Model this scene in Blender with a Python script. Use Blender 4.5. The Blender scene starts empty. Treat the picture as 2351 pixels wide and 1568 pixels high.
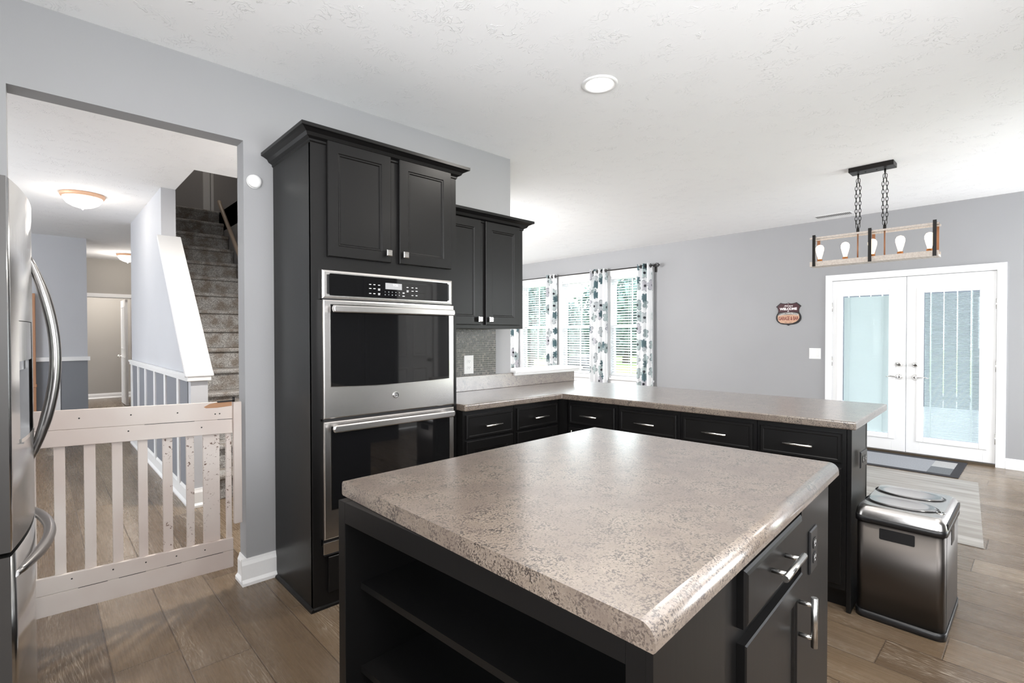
import bpy, bmesh, math, random
from mathutils import Vector, Matrix
random.seed(7)
PI = math.pi
C = bpy.context.scene.collection
sc = bpy.context.scene

# ------------------------------------------------------------------ camera
YAW, PITCH, ROLL, FPX = 0.81481, -0.012586, -0.001454, 1157.4
fw = Vector((math.cos(YAW)*math.cos(PITCH), math.sin(YAW)*math.cos(PITCH), math.sin(PITCH)))
rt = Vector((math.sin(YAW), -math.cos(YAW), 0)); up = rt.cross(fw)
rt2 = rt*math.cos(ROLL)+up*math.sin(ROLL); up2 = -rt*math.sin(ROLL)+up*math.cos(ROLL)
cam = bpy.data.objects.new('camera', bpy.data.cameras.new('camera')); C.objects.link(cam)
m = Matrix.Identity(4)
for i in range(3):
    m[i][0] = rt2[i]; m[i][1] = up2[i]; m[i][2] = -fw[i]
m[0][3], m[1][3], m[2][3] = 0, 0, 1.30
cam.matrix_world = m
cam.data.sensor_width = 36; cam.data.lens = FPX/2351*36; cam.data.clip_start = .05; cam.data.clip_end = 300
sc.camera = cam

# ------------------------------------------------------------------ world, exposure
sc.view_settings.view_transform = 'Standard'; sc.view_settings.look = 'None'
sc.view_settings.gamma = 1; sc.view_settings.use_curve_mapping = False
sc.view_settings.exposure = 0.27
sc.cycles.use_denoising = True
sc.cycles.max_bounces = 10; sc.cycles.diffuse_bounces = 6; sc.cycles.glossy_bounces = 5
sc.cycles.transmission_bounces = 8; sc.cycles.transparent_max_bounces = 12
sc.cycles.sample_clamp_indirect = 8
w = bpy.data.worlds.new('sky'); sc.world = w; w.use_nodes = True
nt = w.node_tree; bg = nt.nodes['Background']
bg.inputs[0].default_value = (.93, .965, 1, 1); bg.inputs[1].default_value = 8.0

def area(name, loc, size, energy, color=(1, 1, 1), direction=(0, 0, -1), shape='RECTANGLE', size_y=None, spread=180):
    l = bpy.data.lights.new(name, 'AREA'); l.shape = shape; l.size = size
    if size_y: l.size_y = size_y
    l.energy = energy; l.color = color; l.spread = math.radians(spread)
    o = bpy.data.objects.new(name, l); C.objects.link(o); o.location = loc
    o.rotation_euler = Vector(direction).to_track_quat('-Z', 'Y').to_euler()
    return o
# fill lights added at unseen windows on the right wall and behind the camera
area('fill_right_wall', (5.55, -1.48, 1.25), 1.9, 4, (.96, .98, 1), (-.3, 1, .3), size_y=2.0)
area('fill_kitchen', (.9, -1.47, 1.55), 1.3, 52, (.97, .98, 1), (.1, 1, .9), size_y=1.0)
area('fill_near_wall', (-.81, .2, 1.55), 1.4, 44, (.97, .98, 1), (1, .1, 1.1), size_y=1.0)

area('fill_dining_end', (4.8, 8.38, 1.5), 2.3, 60, (.97, .98, 1), (.25, -1, .2), size_y=1.9)  # unseen fill light added to brighten the far wall and dining ceiling
area('fill_dining_side', (3.0, 5.2, 2.2), 1.0, 105, (.98, .98, 1), (1, -.15, -.1), size_y=.6)  # area light without a fixture, added out of view to lift the far wall
area('fill_far_room', (1.0, 12.5, 2.62), .4, 28, (1, .93, .86))  # unseen light added to brighten the room beyond the hall
area('daylight_hall_window', (-2.45, 7.0, 1.5), 1.6, 22, (.95, .97, 1), (1, .45, .2), size_y=1.6)

# ------------------------------------------------------------------ materials
MATS = {}
def mat(name, col=(.5, .5, .5), rough=.5, metal=0, spec=.5, coat=0, coat_rough=.1, emit=None, es=0, alpha=None, trans=0, ior=None):
    if name in MATS: return MATS[name]
    mm = bpy.data.materials.new(name); mm.use_nodes = True
    b = mm.node_tree.nodes['Principled BSDF']
    b.inputs['Base Color'].default_value = (*col, 1); b.inputs['Roughness'].default_value = rough
    b.inputs['Metallic'].default_value = metal; b.inputs['Specular IOR Level'].default_value = spec
    b.inputs['Coat Weight'].default_value = coat; b.inputs['Coat Roughness'].default_value = coat_rough
    if trans: b.inputs['Transmission Weight'].default_value = trans
    if ior: b.inputs['IOR'].default_value = ior
    if emit: b.inputs['Emission Color'].default_value = (*emit, 1); b.inputs['Emission Strength'].default_value = es
    MATS[name] = mm
    return mm
def N(mm, t, **kw):
    n = mm.node_tree.nodes.new(t)
    for k, v in kw.items():
        if k in n.inputs.keys(): n.inputs[k].default_value = v
        else: setattr(n, k, v)
    return n
def L(mm, a, b): mm.node_tree.links.new(a, b)
def BS(mm): return mm.node_tree.nodes['Principled BSDF']
def coords(mm, scale=(1, 1, 1), out='Object', rot=(0, 0, 0)):
    tc = N(mm, 'ShaderNodeTexCoord')
    if out == 'World':
        tc = N(mm, 'ShaderNodeNewGeometry'); s = tc.outputs['Position']
    else: s = tc.outputs[out]
    mp = N(mm, 'ShaderNodeMapping'); mp.inputs['Scale'].default_value = scale; mp.inputs['Rotation'].default_value = rot
    L(mm, s, mp.inputs[0]); return mp.outputs[0]
def ramp(mm, fac, stops, interp='LINEAR'):
    r = N(mm, 'ShaderNodeValToRGB'); r.color_ramp.interpolation = interp
    e = r.color_ramp.elements
    while len(e) < len(stops): e.new(.5)
    for el, (p, c) in zip(e, stops): el.position = p; el.color = (*c, 1) if len(c) == 3 else c
    L(mm, fac, r.inputs[0]); return r.outputs[0]
def noise(mm, vec, scale, detail=3, rough=.5, dist=0):
    n = N(mm, 'ShaderNodeTexNoise'); n.inputs['Scale'].default_value = scale; n.inputs['Detail'].default_value = detail
    n.inputs['Roughness'].default_value = rough; n.inputs['Distortion'].default_value = dist
    if vec is not None: L(mm, vec, n.inputs['Vector'])
    return n
def bump(mm, h, strength=.2, dist=.01):
    b = N(mm, 'ShaderNodeBump'); b.inputs['Strength'].default_value = strength; b.inputs['Distance'].default_value = dist
    L(mm, h, b.inputs['Height']); L(mm, b.outputs[0], BS(mm).inputs['Normal']); return b
def mix(mm, f, a, b, mode='MIX'):
    n = N(mm, 'ShaderNodeMix', data_type='RGBA'); n.blend_type = mode
    for s, v in ((n.inputs[0], f), (n.inputs[6], a), (n.inputs[7], b)):
        if isinstance(v, (int, float)): s.default_value = v
        elif isinstance(v, tuple): s.default_value = (*v, 1)
        else: L(mm, v, s)
    return n.outputs[2]
def math_(mm, op, a, b=None):
    n = N(mm, 'ShaderNodeMath', operation=op)
    for i, v in enumerate((a, b)):
        if v is None: continue
        if isinstance(v, (int, float)): n.inputs[i].default_value = v
        else: L(mm, v, n.inputs[i])
    return n.outputs[0]

def painted(name, col, rough=.6, bs=.08):
    mm = mat(name, col, rough, spec=.3)
    v = coords(mm, out='World'); n = noise(mm, v, 260, 2); bump(mm, n.outputs[0], bs, .002)
    n2 = noise(mm, v, 1.3, 2)
    c = ramp(mm, n2.outputs[0], [(.3, tuple(x*.97 for x in col)), (.7, tuple(min(1, x*1.02) for x in col))])
    L(mm, c, BS(mm).inputs['Base Color']); return mm
M_WALL = painted('grey_wall_paint', (.335, .336, .342))
M_HALL = painted('pale_hall_paint', (.56, .57, .60))
M_WAIN = painted('slate_wainscot_paint', (.24, .25, .275))
M_BEIGE = painted('beige_far_room_paint', (.42, .40, .37))
M_UPPER = painted('upper_hall_paint', (.42, .41, .41))
M_TRIM = mat('white_trim_paint', (.86, .86, .86), .35, spec=.4)
# ceiling with a stomped plaster texture
M_CEIL = mat('textured_ceiling_paint', (.90, .90, .90), .8, spec=.2)
v = coords(M_CEIL, out='World')
na = noise(M_CEIL, v, 5.5, 3, .5); vd = N(M_CEIL, 'ShaderNodeVectorMath', operation='MULTIPLY_ADD')
L(M_CEIL, na.outputs['Color'], vd.inputs[0]); vd.inputs[1].default_value = (.5, .5, .5); L(M_CEIL, v, vd.inputs[2])
wv = N(M_CEIL, 'ShaderNodeTexWave'); wv.inputs['Scale'].default_value = 9; wv.inputs['Distortion'].default_value = 11
wv.inputs['Detail'].default_value = 3; wv.inputs['Detail Scale'].default_value = 1.6; L(M_CEIL, vd.outputs[0], wv.inputs['Vector'])
rid = ramp(M_CEIL, wv.outputs[1], [(.90, (0, 0, 0)), (.985, (1, 1, 1))])
msk = ramp(M_CEIL, noise(M_CEIL, v, 7.5, 2).outputs[0], [(.50, (0, 0, 0)), (.66, (1, 1, 1))])
bump(M_CEIL, math_(M_CEIL, 'MULTIPLY', rid, msk), .6, .007)

# wood plank floor; planks run along Y, .22 wide
def plank(name, tones, rough, grain, xw=.22, yl=1.25, off=-.02):
    mm = mat(name, (.3, .25, .2), rough, spec=.5)
    v = coords(mm, out='World'); sx = N(mm, 'ShaderNodeSeparateXYZ'); L(mm, v, sx.inputs[0])
    xs = math_(mm, 'DIVIDE', math_(mm, 'SUBTRACT', sx.outputs[0], off), xw); xi = math_(mm, 'FLOOR', xs); xf = math_(mm, 'FRACT', xs)
    wn = N(mm, 'ShaderNodeTexWhiteNoise', noise_dimensions='1D'); L(mm, xi, wn.inputs['W'])
    ys = math_(mm, 'ADD', math_(mm, 'DIVIDE', sx.outputs[1], yl), math_(mm, 'MULTIPLY', wn.outputs[0], 7))
    yi = math_(mm, 'FLOOR', ys); yf = math_(mm, 'FRACT', ys)
    cb = N(mm, 'ShaderNodeCombineXYZ'); L(mm, xi, cb.inputs[0]); L(mm, yi, cb.inputs[1])
    w2 = N(mm, 'ShaderNodeTexWhiteNoise', noise_dimensions='2D'); L(mm, cb.outputs[0], w2.inputs['Vector'])
    tone = ramp(mm, w2.outputs[0], [(i/(len(tones)-1), t) for i, t in enumerate(tones)])
    # grain
    gx = N(mm, 'ShaderNodeCombineXYZ')
    L(mm, math_(mm, 'ADD', math_(mm, 'MULTIPLY', sx.outputs[0], 7), math_(mm, 'MULTIPLY', w2.outputs[0], 40)), gx.inputs[0])
    L(mm, math_(mm, 'ADD', math_(mm, 'MULTIPLY', sx.outputs[1], .9), math_(mm, 'MULTIPLY', wn.outputs[0], 30)), gx.inputs[1])
    g = noise(mm, gx.outputs[0], 1.0, 4, .55, .6)
    rings = math_(mm, 'FRACT', math_(mm, 'MULTIPLY', g.outputs[0], 30))
    rl = ramp(mm, rings, [(0, (1, 1, 1)), (.12, (.2, .2, .2)), (.5, (0, 0, 0)), (.9, (.15, .15, .15)), (1, (1, 1, 1))])
    fg = N(mm, 'ShaderNodeVectorMath', operation='MULTIPLY'); L(mm, gx.outputs[0], fg.inputs[0]); fg.inputs[1].default_value = (5, .8, 1)
    fine = noise(mm, fg.outputs[0], 6, 4, .6); rmask = ramp(mm, noise(mm, gx.outputs[0], .8, 2).outputs[0], [(.44, (0,)*3), (.62, (1,)*3)])
    c = mix(mm, math_(mm, 'MULTIPLY', math_(mm, 'MULTIPLY', rl, rmask), grain), tone, (.52, .45, .37))
    c = mix(mm, ramp(mm, fine.outputs[0], [(.32, (.38,)*3), (.55, (0,)*3)]), c, (.10, .07, .045))
    blot = noise(mm, gx.outputs[0], .55, 2); c = mix(mm, ramp(mm, blot.outputs[0], [(.35, (.55,)*3), (.6, (0,)*3)]), c, mix(mm, .5, c, (.10, .075, .055)))
    ex = math_(mm, 'MINIMUM', xf, math_(mm, 'SUBTRACT', 1, xf)); ey = math_(mm, 'MULTIPLY', math_(mm, 'MINIMUM', yf, math_(mm, 'SUBTRACT', 1, yf)), yl/xw)
    seam = ramp(mm, math_(mm, 'MINIMUM', ex, ey), [(.006, (1,)*3), (.014, (0,)*3)])
    c = mix(mm, math_(mm, 'MULTIPLY', seam, .75), c, (.05, .035, .025))
    L(mm, c, BS(mm).inputs['Base Color'])
    h = math_(mm, 'SUBTRACT', math_(mm, 'MULTIPLY', fine.outputs[0], .3), seam); bump(mm, h, .25, .003)
    L(mm, ramp(mm, fine.outputs[0], [(.3, (rough*.8,)*3), (.7, (rough*1.25,)*3)]), BS(mm).inputs['Roughness'])
    return mm
M_FLOOR = plank('brown_grey_plank_floor', [(.095, .062, .036), (.165, .115, .070), (.125, .085, .051), (.215, .157, .103)], .27, .55)

def cabinet_mat(name, col, rough):
    mm = mat(name, col, rough, spec=.24, coat=.05, coat_rough=.2)
    v = coords(mm, (30, 30, 2), out='World'); n = noise(mm, v, 2, 3); bump(mm, n.outputs[0], .05, .002); return mm
M_CAB = cabinet_mat('espresso_black_cabinet_lacquer', (.0055, .0052, .0052), .36)
M_CABIN = mat('cabinet_interior_black', (.008, .008, .009), .7, spec=.2)  # matte black for the back of the open island shelves
def granite(name, base, warm, dark, scale=1.0, rough=.2, coat=1.0, cr=.21):
    mm = mat(name, base, .35, spec=.5, coat=coat, coat_rough=cr); BS(mm).inputs['Coat IOR'].default_value = 2.0
    v = coords(mm, (scale*1.35,)*3, out='World')
    n1 = noise(mm, v, 22, 4, .6, .6); n2 = noise(mm, v, 150, 4, .75, .4); n3 = noise(mm, v, 240, 3, .6); n4 = noise(mm, v, 7, 3)
    c = mix(mm, ramp(mm, n1.outputs[0], [(.35, (0,)*3), (.65, (1,)*3)]), base, warm)
    spots = ramp(mm, math_(mm, 'ADD', n2.outputs[0], math_(mm, 'MULTIPLY', math_(mm, 'SUBTRACT', n1.outputs[0], .5), .45)), [(.51, (0,)*3), (.57, (.95,)*3)])
    c = mix(mm, spots, c, dark)
    c = mix(mm, ramp(mm, n3.outputs[0], [(.60, (0,)*3), (.70, (.4,)*3)]), c, (.45, .40, .36))
    c = mix(mm, ramp(mm, n4.outputs[0], [(.42, (0,)*3), (.62, (.55,)*3)]), c, (.12, .09, .075))
    L(mm, c, BS(mm).inputs['Base Color']); return mm
M_GRAN = granite('speckled_granite_laminate', (.170, .134, .106), (.235, .190, .152), (.026, .019, .016))
def steel(name, col, rough, axis='z', st=.012):
    mm = mat(name, col, rough, 1.0)
    s = {'z': (3, 3, 260), 'x': (260, 260, 2), 'y': (260, 260, 3)}[axis]
    v = coords(mm, s, out='World'); n = noise(mm, v, 1, 2); bump(mm, n.outputs[0], st, .001)
    return mm
M_STEEL = steel('brushed_stainless', (.62, .60, .585), .27)
M_STEELV = steel('brushed_stainless_fridge', (.60, .60, .60), .20, 'x')
M_STEELD = steel('dark_brushed_stainless', (.12, .108, .10), .42, 'x')
M_CHROME = mat('polished_nickel', (.80, .79, .77), .14, 1)
M_HANDLE = mat('satin_nickel_handle', (.68, .67, .65), .26, 1)
M_FHANDLE = mat('grey_steel_fridge_handle', (.30, .29, .285), .28, 1)
M_FLAP = mat('smoky_steel_flap', (.38, .37, .37), .16, 1)
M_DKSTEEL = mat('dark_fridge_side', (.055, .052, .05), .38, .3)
M_GLASSBLK = mat('black_oven_glass', (.006, .006, .0065), .035, spec=.75)
M_BLK = mat('black_plastic', (.012, .012, .013), .35)
M_BLKM = mat('black_metal', (.015, .013, .012), .4, .6)
M_WHITE = mat('white_plastic', (.80, .80, .79), .35)
M_INK = mat('white_print', (.75, .75, .75), .6)
M_DARK = mat('dark_slot', (.01, .01, .01), .6)
M_BLIND = mat('white_blind_slat', (.86, .88, .89), .5)
def translucent(mm, col, f):
    t_ = mm.node_tree.nodes.new('ShaderNodeBsdfTranslucent'); t_.inputs[0].default_value = (*col, 1); mx = mm.node_tree.nodes.new('ShaderNodeMixShader'); mx.inputs[0].default_value = f
    out = mm.node_tree.nodes['Material Output']; L(mm, BS(mm).outputs[0], mx.inputs[1]); L(mm, t_.outputs[0], mx.inputs[2]); L(mm, mx.outputs[0], out.inputs[0])
translucent(M_BLIND, (.92, .94, .95), .22)
M_OUTGREY = mat('grey_recess', (.16, .16, .165), .35, .4)
M_COPPER = mat('antique_copper', (.42, .16, .05), .35, .8)
M_PAD = mat('brown_copper_post', (.50, .25, .13), .4)
def glow(name, col, s):
    mm = bpy.data.materials.new(name); mm.use_nodes = True; n = mm.node_tree
    n.nodes.remove(n.nodes['Principled BSDF']); e = n.nodes.new('ShaderNodeEmission'); e.inputs[0].default_value = (*col, 1); e.inputs[1].default_value = s
    n.links.new(e.outputs[0], n.nodes['Material Output'].inputs[0]); MATS[name] = mm; return mm
M_DOME = glow('lit_frosted_glass', (1, .93, .84), 3.2)
M_BULB = glow('lit_edison_bulb', (1, .80, .55), 14)
M_BULBG = glow('glowing_bulb_glass', (1, .84, .62), 2.6)
M_CAN = glow('lit_recessed_lens', (1, .97, .93), 7)
def pane(name, tint=(.93, .97, .97)):
    mm = bpy.data.materials.new(name); mm.use_nodes = True; n = mm.node_tree
    n.nodes.remove(n.nodes['Principled BSDF']); t = n.nodes.new('ShaderNodeBsdfTransparent'); t.inputs[0].default_value = (*tint, 1)
    g = n.nodes.new('ShaderNodeBsdfGlossy'); g.inputs['Roughness'].default_value = .02; mx = n.nodes.new('ShaderNodeMixShader'); f = n.nodes.new('ShaderNodeLayerWeight'); f.inputs[0].default_value = .5
    pw = n.nodes.new('ShaderNodeMath'); pw.operation = 'POWER'; n.links.new(f.outputs['Facing'], pw.inputs[0]); pw.inputs[1].default_value = 4
    ml = n.nodes.new('ShaderNodeMath'); ml.operation = 'MULTIPLY_ADD'; n.links.new(pw.outputs[0], ml.inputs[0]); ml.inputs[1].default_value = .5; ml.inputs[2].default_value = .035
    n.links.new(ml.outputs[0], mx.inputs[0]); n.links.new(t.outputs[0], mx.inputs[1]); n.links.new(g.outputs[0], mx.inputs[2])
    n.links.new(mx.outputs[0], n.nodes['Material Output'].inputs[0]); return mm
M_PANE = pane('window_glass')
M_BULBGLASS = pane('amber_bulb_glass', (1, .9, .72))

# ------------------------------------------------------------------ mesh helpers
OFF = {}
class MB:
    def __init__(s, T=None): s.v = []; s.f = []; s.T = T; s.uv = None; s.sm = set()
    def pt(s, p):
        p = Vector(p); p = s.T(p) if s.T else p
        s.v.append(p); return len(s.v)-1
    def face(s, ids, smooth=False):
        s.f.append(tuple(ids))
        if smooth: s.sm.add(len(s.f)-1)
    def box(s, x0, x1, y0, y1, z0, z1):
        i = [s.pt((x, y, z)) for z in (z0, z1) for y in (y0, y1) for x in (x0, x1)]
        for f in ((0, 2, 3, 1), (4, 5, 7, 6), (0, 1, 5, 4), (2, 6, 7, 3), (0, 4, 6, 2), (1, 3, 7, 5)): s.face([i[k] for k in f])
        return s
    def obox(s, o, u, v, n, a0, a1, b0, b1, d0, d1):
        o, u, v, n = map(Vector, (o, u, v, n)); i = [s.pt(o+u*a+v*b+n*d) for d in (d0, d1) for b in (b0, b1) for a in (a0, a1)]
        for f in ((0, 2, 3, 1), (4, 5, 7, 6), (0, 1, 5, 4), (2, 6, 7, 3), (0, 4, 6, 2), (1, 3, 7, 5)): s.face([i[k] for k in f])
        return s
    def prism(s, poly, a0, a1, axis='z', smooth=False):
        def q(p, a): return {'z': (p[0], p[1], a), 'x': (a, p[0], p[1]), 'y': (p[0], a, p[1])}[axis]
        A = [s.pt(q(p, a0)) for p in poly]; B = [s.pt(q(p, a1)) for p in poly]; n = len(poly)
        s.face(A[::-1]); s.face(B)
        for k in range(n): s.face((A[k], A[(k+1) % n], B[(k+1) % n], B[k]), smooth)
        return s
    def oprism(s, o, u, v, n, poly, d0, d1):
        o, u, v, n = map(Vector, (o, u, v, n))
        A = [s.pt(o+u*p[0]+v*p[1]+n*d0) for p in poly]; B = [s.pt(o+u*p[0]+v*p[1]+n*d1) for p in poly]; k_ = len(poly)
        s.face(A[::-1]); s.face(B)
        for k in range(k_): s.face((A[k], A[(k+1) % k_], B[(k+1) % k_], B[k]))
        return s
    def rings(s, o, u, v, n, w, h, prof):
        o, u, v, n = map(Vector, (o, u, v, n)); prev = None
        for ins, d in prof:
            r = [s.pt(o+u*a+v*b+n*d) for a, b in ((ins, ins), (w-ins, ins), (w-ins, h-ins), (ins, h-ins))]
            if prev is None: s.face(r[::-1])
            else:
                for k in range(4): s.face((prev[k], prev[(k+1) % 4], r[(k+1) % 4], r[k]))
            prev = r
        s.face(prev); return s
    def tube(s, pts, r, n=10, closed=False, cap=True):
        pts = [Vector(p) for p in pts]; rs = r if isinstance(r, (list, tuple)) else [r]*len(pts); loops = []
        K = len(pts); last = None
        for i, p in enumerate(pts):
            a = pts[(i-1) % K] if (i > 0 or closed) else p; b = pts[(i+1) % K] if (i < K-1 or closed) else p
            t = (b-a).normalized()
            ref = last if last is not None else (Vector((0, 0, 1)) if abs(t.z) < .9 else Vector((1, 0, 0)))
            e1 = (ref-t*ref.dot(t)).normalized(); last = e1; e2 = t.cross(e1)
            loops.append([s.pt(p+(e1*math.cos(2*PI*k/n)+e2*math.sin(2*PI*k/n))*rs[i]) for k in range(n)])
        rng = range(K if closed else K-1)
        for i in rng:
            A, B = loops[i], loops[(i+1) % K]
            for k in range(n): s.face((A[k], A[(k+1) % n], B[(k+1) % n], B[k]), True)
        if cap and not closed: s.face(loops[0][::-1]); s.face(loops[-1])
        return s
    def lathe(s, c, ax, prof, n=24):
        c = Vector(c); ax = Vector(ax).normalized(); e1 = Vector((0, 0, 1)).cross(ax)
        e1 = e1.normalized() if e1.length > .1 else Vector((1, 0, 0)); e2 = ax.cross(e1); prev = None
        for j, (r, h) in enumerate(prof):
            cur = [s.pt(c+ax*h+(e1*math.cos(2*PI*k/n)+e2*math.sin(2*PI*k/n))*max(r, 1e-5)) for k in range(n)]
            if prev:
                for k in range(n): s.face((prev[k], prev[(k+1) % n], cur[(k+1) % n], cur[k]), True)
            else: s.face(cur[::-1])
            prev = cur
        s.face(prev); return s
    def build(s, name, m, parent=None, bevel=0, seg=2, loc=None, mats=None):
        me = bpy.data.meshes.new(name)
        if parent is not None: off = OFF[parent.name]
        elif loc is not None: off = Vector(loc)
        else:
            xs, ys, zs = zip(*[(p.x, p.y, p.z) for p in s.v]); off = Vector(((min(xs)+max(xs))/2, (min(ys)+max(ys))/2, min(zs)))
        me.from_pydata([p-off for p in s.v], [], s.f)
        for k in s.sm: me.polygons[k].use_smooth = True
        if s.uv:
            l = me.uv_layers.new(name='UVMap')
            for lp in me.loops: l.data[lp.index].uv = s.uv[lp.vertex_index]
        me.update(); me.materials.append(m)
        bm = bmesh.new(); bm.from_mesh(me); bmesh.ops.recalc_face_normals(bm, faces=bm.faces); bm.to_mesh(me); bm.free()
        o = bpy.data.objects.new(name, me); C.objects.link(o)
        if parent is not None: o.parent = parent
        else: o.location = off
        OFF[o.name] = off
        if bevel:
            b = o.modifiers.new('bevel', 'BEVEL'); b.width = bevel; b.segments = seg; b.limit_method = 'ANGLE'; b.angle_limit = math.radians(40)
        return o
def thing(name, label, cat, loc, group=None):
    o = bpy.data.objects.new(name, None); C.objects.link(o); o.location = loc; o.empty_display_size = .05
    OFF[o.name] = Vector(loc); o['label'] = label; o['category'] = cat
    if group: o['group'] = group
    return o
def tag(o, label, cat, group=None):
    o['label'] = label; o['category'] = cat
    if group: o['group'] = group
    return o
def struct(o): o['kind'] = 'structure'; return o
def text_mb(mb, s, size, o, u, v, n, d0, d1, sx=1, sy=1, bold=.0, align='CENTER', shear=0, T2=None):
    cu = bpy.data.curves.new('t', 'FONT'); cu.body = s; cu.size = size; cu.align_x = align; cu.offset = bold; cu.shear = shear; cu.resolution_u = 3
    cu.extrude = 0; to = bpy.data.objects.new('t', cu); C.objects.link(to); bpy.context.view_layer.update()
    dg = bpy.context.evaluated_depsgraph_get(); me = bpy.data.meshes.new_from_object(to.evaluated_get(dg))
    o, u, v, n = map(Vector, (o, u, v, n))
    for d in (d0, d1):
        b = len(mb.v)
        for p in me.vertices:
            x, y = p.co.x*sx, p.co.y*sy
            if T2: x, y = T2(x, y)
            mb.pt(o+u*x+v*y+n*d)
        for f in me.polygons: mb.face([b+i for i in (f.vertices if d == d1 else reversed(f.vertices))])
    bpy.data.objects.remove(to); bpy.data.curves.remove(cu); bpy.data.meshes.remove(me)
def rrect(x0, x1, y0, y1, r, n=5):
    out = []
    for cx, cy, a in ((x1-r, y1-r, 0), (x0+r, y1-r, 90), (x0+r, y0+r, 180), (x1-r, y0+r, 270)):
        for k in range(n+1):
            t = math.radians(a+90*k/n); out.append((cx+r*math.cos(t), cy+r*math.sin(t)))
    return out
X, Y, Z = Vector((1, 0, 0)), Vector((0, 1, 0)), Vector((0, 0, 1))

# ------------------------------------------------------------------ room shell
CH = 2.66; YA = 2.86; XB = 6.83
b = MB(); b.box(-2.7, 7.0, -1.7, 13.9, -.1, 0); struct(b.build('floor', M_FLOOR))
b = MB()
b.box(-2.7, 7.0, -1.7, 4.81, CH, CH+.27); b.box(-2.7, .954, 4.81, 13.9, CH, CH+.27)
b.box(.954, 1.78, 7.56, 13.9, CH, CH+.27); b.box(1.78, 7.0, 4.81, 13.9, CH, CH+.27)
struct(b.build('ceiling', M_CEIL))
b = MB()   # wall with the hall opening, ends past the upper cabinet
b.box(-.95, -.08, YA, YA+.11, 0, CH); b.box(-.08, .787, YA, YA+.11, 2.309, CH); b.box(.787, 2.68, YA, YA+.11, 0, CH)
struct(b.build('wall_left', M_WALL))
b = MB(); b.box(2.68, 3.43, YA, YA+.11, 0, .985); struct(b.build('wall_half', M_WALL))
b = MB()   # far wall with three windows and the patio door
segs = [(-1.7, .335, 0, CH), (1.74, 4.17, 0, CH), (4.93, 5.19, 0, CH), (5.97, 6.22, 0, CH), (6.98, 8.4, 0, CH)]
for y0, y1, z0, z1 in segs: b.box(XB, XB+.14, y0, y1, z0, z1)
b.box(XB, XB+.14, .335, 1.74, 1.925, CH)
WIN = [(6.22, 6.98), (5.19, 5.97), (4.17, 4.93)]
for y0, y1 in WIN: b.box(XB, XB+.14, y0, y1, 0, .60); b.box(XB, XB+.14, y0, y1, 2.28, CH)
struct(b.build('wall_far', M_WALL))
b = MB()   # wall behind the camera, facing the ovens
for a in ((-.95, .15, 0, CH), (1.65, 3.44, 0, CH), (4.2, 4.5, 0, CH), (6.6, 6.97, 0, CH)): b.box(a[0], a[1], -1.62, -1.5, a[2], a[3])
b.box(.15, 1.65, -1.62, -1.5, 0, 1.0); b.box(.15, 1.65, -1.62, -1.5, 2.1, CH); b.box(3.44, 4.2, -1.62, -1.5, 2.04, CH)
b.box(4.5, 6.6, -1.62, -1.5, 0, .2); b.box(4.5, 6.6, -1.62, -1.5, 2.3, CH)
struct(b.build('wall_right', M_WALL))
b = MB(); b.box(-.95, -.83, -1.5, -.6, 0, CH); b.box(-.95, -.83, 1.0, YA, 0, CH); b.box(-.95, -.83, -.6, 1.0, 0, 1.0); b.box(-.95, -.83, -.6, 1.0, 2.1, CH)
struct(b.build('wall_near', M_WALL))
b = MB(); b.box(2.0, 3.6, 8.4, 8.5, 0, CH); b.box(6.0, 6.97, 8.4, 8.5, 0, CH); b.box(3.6, 6.0, 8.4, 8.5, 0, .55); b.box(3.6, 6.0, 8.4, 8.5, 2.45, CH); struct(b.build('wall_dining_end', M_WALL))
# hall shell
b = MB(); b.box(-2.6, -2.5, 2.97, 4.7, 0, CH); b.box(-2.6, -2.5, 6.5, 9.3, 0, CH); b.box(-2.6, -2.5, 4.7, 6.5, 0, .6); b.box(-2.6, -2.5, 4.7, 6.5, 2.4, CH); b.box(-2.5, -.95, 2.87, 2.97, 0, CH); struct(b.build('wall_hall_side', M_HALL))
b = MB(); b.box(-2.6, .519, 9.244, 9.344, 0, CH); b.box(.419, .519, 9.344, 11.5, 0, CH); struct(b.build('wall_hall_end', M_HALL))
b = MB(); b.box(.30, .56, 11.5, 11.6, 0, CH); b.box(1.27, 2.4, 11.5, 11.6, 0, CH); b.box(.56, 1.27, 11.5, 11.6, 1.985, CH)
struct(b.build('wall_hall_far', M_BEIGE))
b = MB(); b.box(-.5, 2.6, 13.4, 13.5, 0, CH); b.box(-.6, -.5, 11.6, 13.4, 0, CH); b.box(2.5, 2.6, 11.6, 13.4, 0, CH); struct(b.build('wall_far_room', M_BEIGE))
for nm, q in (('wall_stair_right', (1.78, 1.88, 2.97, 11.5, 0, 5.0)), ('wall_upper_left', (.854, .954, 4.7, 7.85, CH+.27, 5.0)), ('wall_upper_end', (.854, 1.78, 7.85, 7.95, 2.93, 5.0)), ('wall_upper_front', (.854, 1.78, 4.6, 4.7, CH+.27, 5.0)), ('ceiling_upper', (.854, 2.1, 4.6, 8.5, 5.0, 5.1))):
    b = MB(); b.box(*q); struct(b.build(nm, M_UPPER))
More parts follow.
